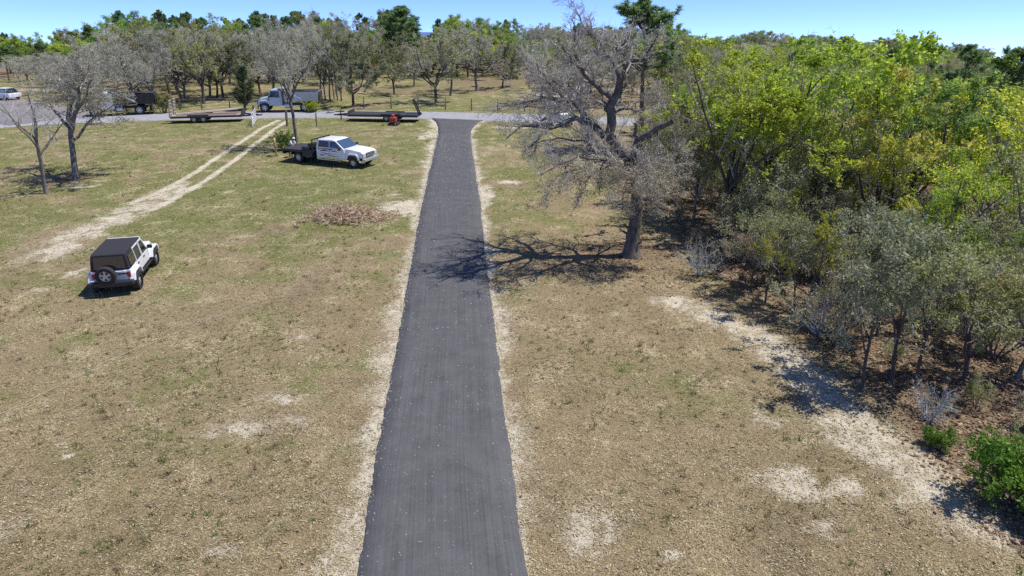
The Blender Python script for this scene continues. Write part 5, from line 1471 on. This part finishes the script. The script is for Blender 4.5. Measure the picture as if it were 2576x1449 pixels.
keep = off_paving(x, y) & (NP.random(len(x)) > fs_ * .95) & (NP.random(len(x)) > fl_ * .75) & (wood_depth(x, y) < 6)
x, y, fs_, fl_, fg_ = x[keep], y[keep], fs_[keep], fl_[keep], fg_[keep]
n = len(x); z = GZ(x, y)
sc = 1 + .018 * y
NB = 4
c = np.repeat(np.stack([x, y, z], 1), NB, 0); sc4 = np.repeat(sc, NB)
az = NP.random(n * NB) * 6.283; ln = NP.uniform(.03, .08, n * NB) * sc4; tilt = NP.uniform(.9, 1.5, n * NB)
dirv = np.stack([np.cos(az) * np.sin(tilt), np.sin(az) * np.sin(tilt), np.cos(tilt)], 1)
sidev = np.stack([-np.sin(az), np.cos(az), np.zeros(n * NB)], 1) * (NP.uniform(.006, .016, n * NB) * sc4)[:, None]
c = c + np.stack([NP.normal(0, .03, n * NB), NP.normal(0, .03, n * NB), np.full(n * NB, -.004)], 1)
V = np.stack([c - sidev, c + sidev, c + dirv * ln[:, None]], 1).reshape(-1, 3)
pa = fbm(x, y, .2); pb = fbm(x + 80, y + 13, .9)
gmix = np.clip(np.repeat(fg_ * 1.3 - .25 + (pa - .5) * 1.9, NB) + NP.normal(0, .22, n * NB), 0, 1)[:, None]
lumi = np.repeat(.72 + .55 * np.clip((pb - .28) * 2.2, 0, 1), NB)[:, None]
straw = np.array([.385, .31, .18]) * NP.uniform(.6, 1.45, (n * NB, 1)) * lumi; grn = np.array([.18, .195, .064]) * NP.uniform(.7, 1.4, (n * NB, 1)) * (.5 + .5 * lumi)
col = straw * (1 - gmix) + grn * gmix
tinted('grass', V, np.arange(len(V)).reshape(-1, 3), np.repeat(col, 3, 0), 'short dry grass tufts over the lawn', quads=False)
# coarser weeds and seed stalks standing out of the turf
x, y = scatter(7000, 9.5, 72, 1.3)
fs_, fl_, fg_ = fields(x, y)
keep = off_paving(x, y) & (fs_ < .5) & (wood_depth(x, y) < 3) & (NP.random(len(x)) < np.clip((fbm(x, y, .22) - .40) * 6, .06, 1))
x, y, fg_ = x[keep], y[keep], fg_[keep]; n = len(x); NB = 14; z = GZ(x, y); sc = np.repeat(NP.uniform(.5, 1.2, n) * (1 + .008 * y), NB)
c = np.repeat(np.stack([x, y, z], 1), NB, 0) + np.stack([NP.normal(0, .05, n * NB), NP.normal(0, .05, n * NB), np.full(n * NB, -.01)], 1)
az = NP.random(n * NB) * 6.283; ln = NP.uniform(.07, .18, n * NB) * sc; tilt = NP.uniform(.2, 1.25, n * NB)
dirv = np.stack([np.cos(az) * np.sin(tilt), np.sin(az) * np.sin(tilt), np.cos(tilt)], 1)
sidev = np.stack([-np.sin(az), np.cos(az), np.zeros(n * NB)], 1) * (NP.uniform(.006, .015, n * NB) * sc)[:, None]
V = np.stack([c - sidev, c + sidev, c + dirv * ln[:, None]], 1).reshape(-1, 3)
kind = np.repeat(NP.random(n), NB)[:, None]
col = np.where(kind < .5, np.array([.42, .35, .20]), np.where(kind < .8, np.array([.15, .19, .055]), np.array([.20, .15, .09]))) * NP.uniform(.6, 1.3, (n * NB, 1))
tinted('weeds', V, np.arange(len(V)).reshape(-1, 3), np.repeat(col, 3, 0), 'coarser weed tufts and dry stalks in the lawn', quads=False)
# pale straw scraps lying on the turf, thick on the bare patches and verges
x, y = scatter(230000, 9.5, 74, 1.5)
fs_, fl_, fg_ = fields(x, y)
keep = off_paving(x, y) & (wood_depth(x, y) < 2) & (NP.random(len(x)) < np.clip(.05 + .75 * np.clip(fs_ - .12, 0, .7) + np.clip((fbm(x, y, .8) - .47) * 1.6, 0, .35), 0, .8))
x, y = x[keep], y[keep]; n = len(x); z = GZ(x, y) + NP.uniform(.012, .03, n)
az = NP.random(n) * 6.283; s_ = NP.uniform(.010, .032, n) * (1 + .05 * y); w_ = s_ * NP.uniform(.16, .4, n)
d = np.stack([np.cos(az), np.sin(az), NP.normal(0, .12, n)], 1) * s_[:, None]; w = np.stack([-np.sin(az), np.cos(az), NP.normal(0, .2, n)], 1) * w_[:, None]
cc = np.stack([x, y, z], 1)
V = np.stack([cc - d, cc + w, cc + d, cc - w], 1).reshape(-1, 3)
col = np.array([.60, .525, .365]) * NP.uniform(.6, 1.25, (n, 1))
tinted('straw', V, np.arange(len(V)).reshape(-1, 4), np.repeat(col, 4, 0), 'pale dead straw scraps strewn over the lawn')
# fallen leaves under the wood and the oaks
x, y = scatter(200000, 9.5, 68, 1.4)
fs_, fl_, fg_ = fields(x, y)
keep = off_paving(x, y) & (NP.random(len(x)) < fl_ * .85 + .002)
x, y = x[keep], y[keep]; n = len(x); z = GZ(x, y) + NP.uniform(.004, .04, n)
az = NP.random(n) * 6.283; s = NP.uniform(.035, .075, n) * (1 + .015 * y)
d = np.stack([np.cos(az), np.sin(az), NP.normal(0, .35, n)], 1) * s[:, None]; w = np.stack([-np.sin(az), np.cos(az), NP.normal(0, .4, n)], 1) * (s * .55)[:, None]
cc = np.stack([x, y, z], 1)
V = np.stack([cc - d, cc + w, cc + d, cc - w], 1).reshape(-1, 3)
pal = np.array([(.28, .19, .12), (.40, .30, .21), (.17, .11, .08), (.47, .38, .27), (.33, .20, .13)])
col = pal[NP.integers(0, 5, n)] * NP.uniform(.7, 1.2, (n, 1))
tinted('leaves', V, np.arange(len(V)).reshape(-1, 4), np.repeat(col, 4, 0), 'fallen brown leaves on the ground under the trees')
# pale crumbs of stone and leaf blown onto the driveway and its edges
n = 5200; k = NP.integers(0, NL, n); t = NP.random(n) ** 1.0; e = NP.random(n) < .45
t = np.where(e, np.where(NP.random(n) < .5, NP.normal(-.010, .02, n), NP.normal(1.010, .02, n)), t)
p2 = drive_l[k] * (1 - t)[:, None] + drive_r[k] * t[:, None] + NP.normal(0, .1, (n, 2)) * np.array([0, 1])
keep = p2[:, 1] < 66; p2 = p2[keep]; n = len(p2)
zz = terrain(p2[:, 0], p2[:, 1]) + .042
s = NP.uniform(.008, .03, n) * (1 + .02 * p2[:, 1]); az = NP.random(n) * 6.28
cc = np.stack([p2[:, 0], p2[:, 1], zz], 1)
q_ = [cc + np.stack([np.cos(az + a) * s, np.sin(az + a) * s * .7, np.zeros(n)], 1) for a in (0, 2.1, 4.2)] + [cc + np.stack([np.zeros(n), np.zeros(n), s * .8], 1)]
V = np.stack(q_, 1).reshape(-1, 3); b4 = np.arange(n)[:, None] * 4
Tq = np.concatenate([b4 + np.array([0, 1, 3]), b4 + np.array([1, 2, 3]), b4 + np.array([2, 0, 3])], 0)
col = np.array([.55, .52, .46]) * NP.uniform(.6, 1.2, (n, 1))
tinted('pebbles', V, Tq, np.repeat(col, 4, 0), 'pale stone crumbs along the driveway', quads=False)
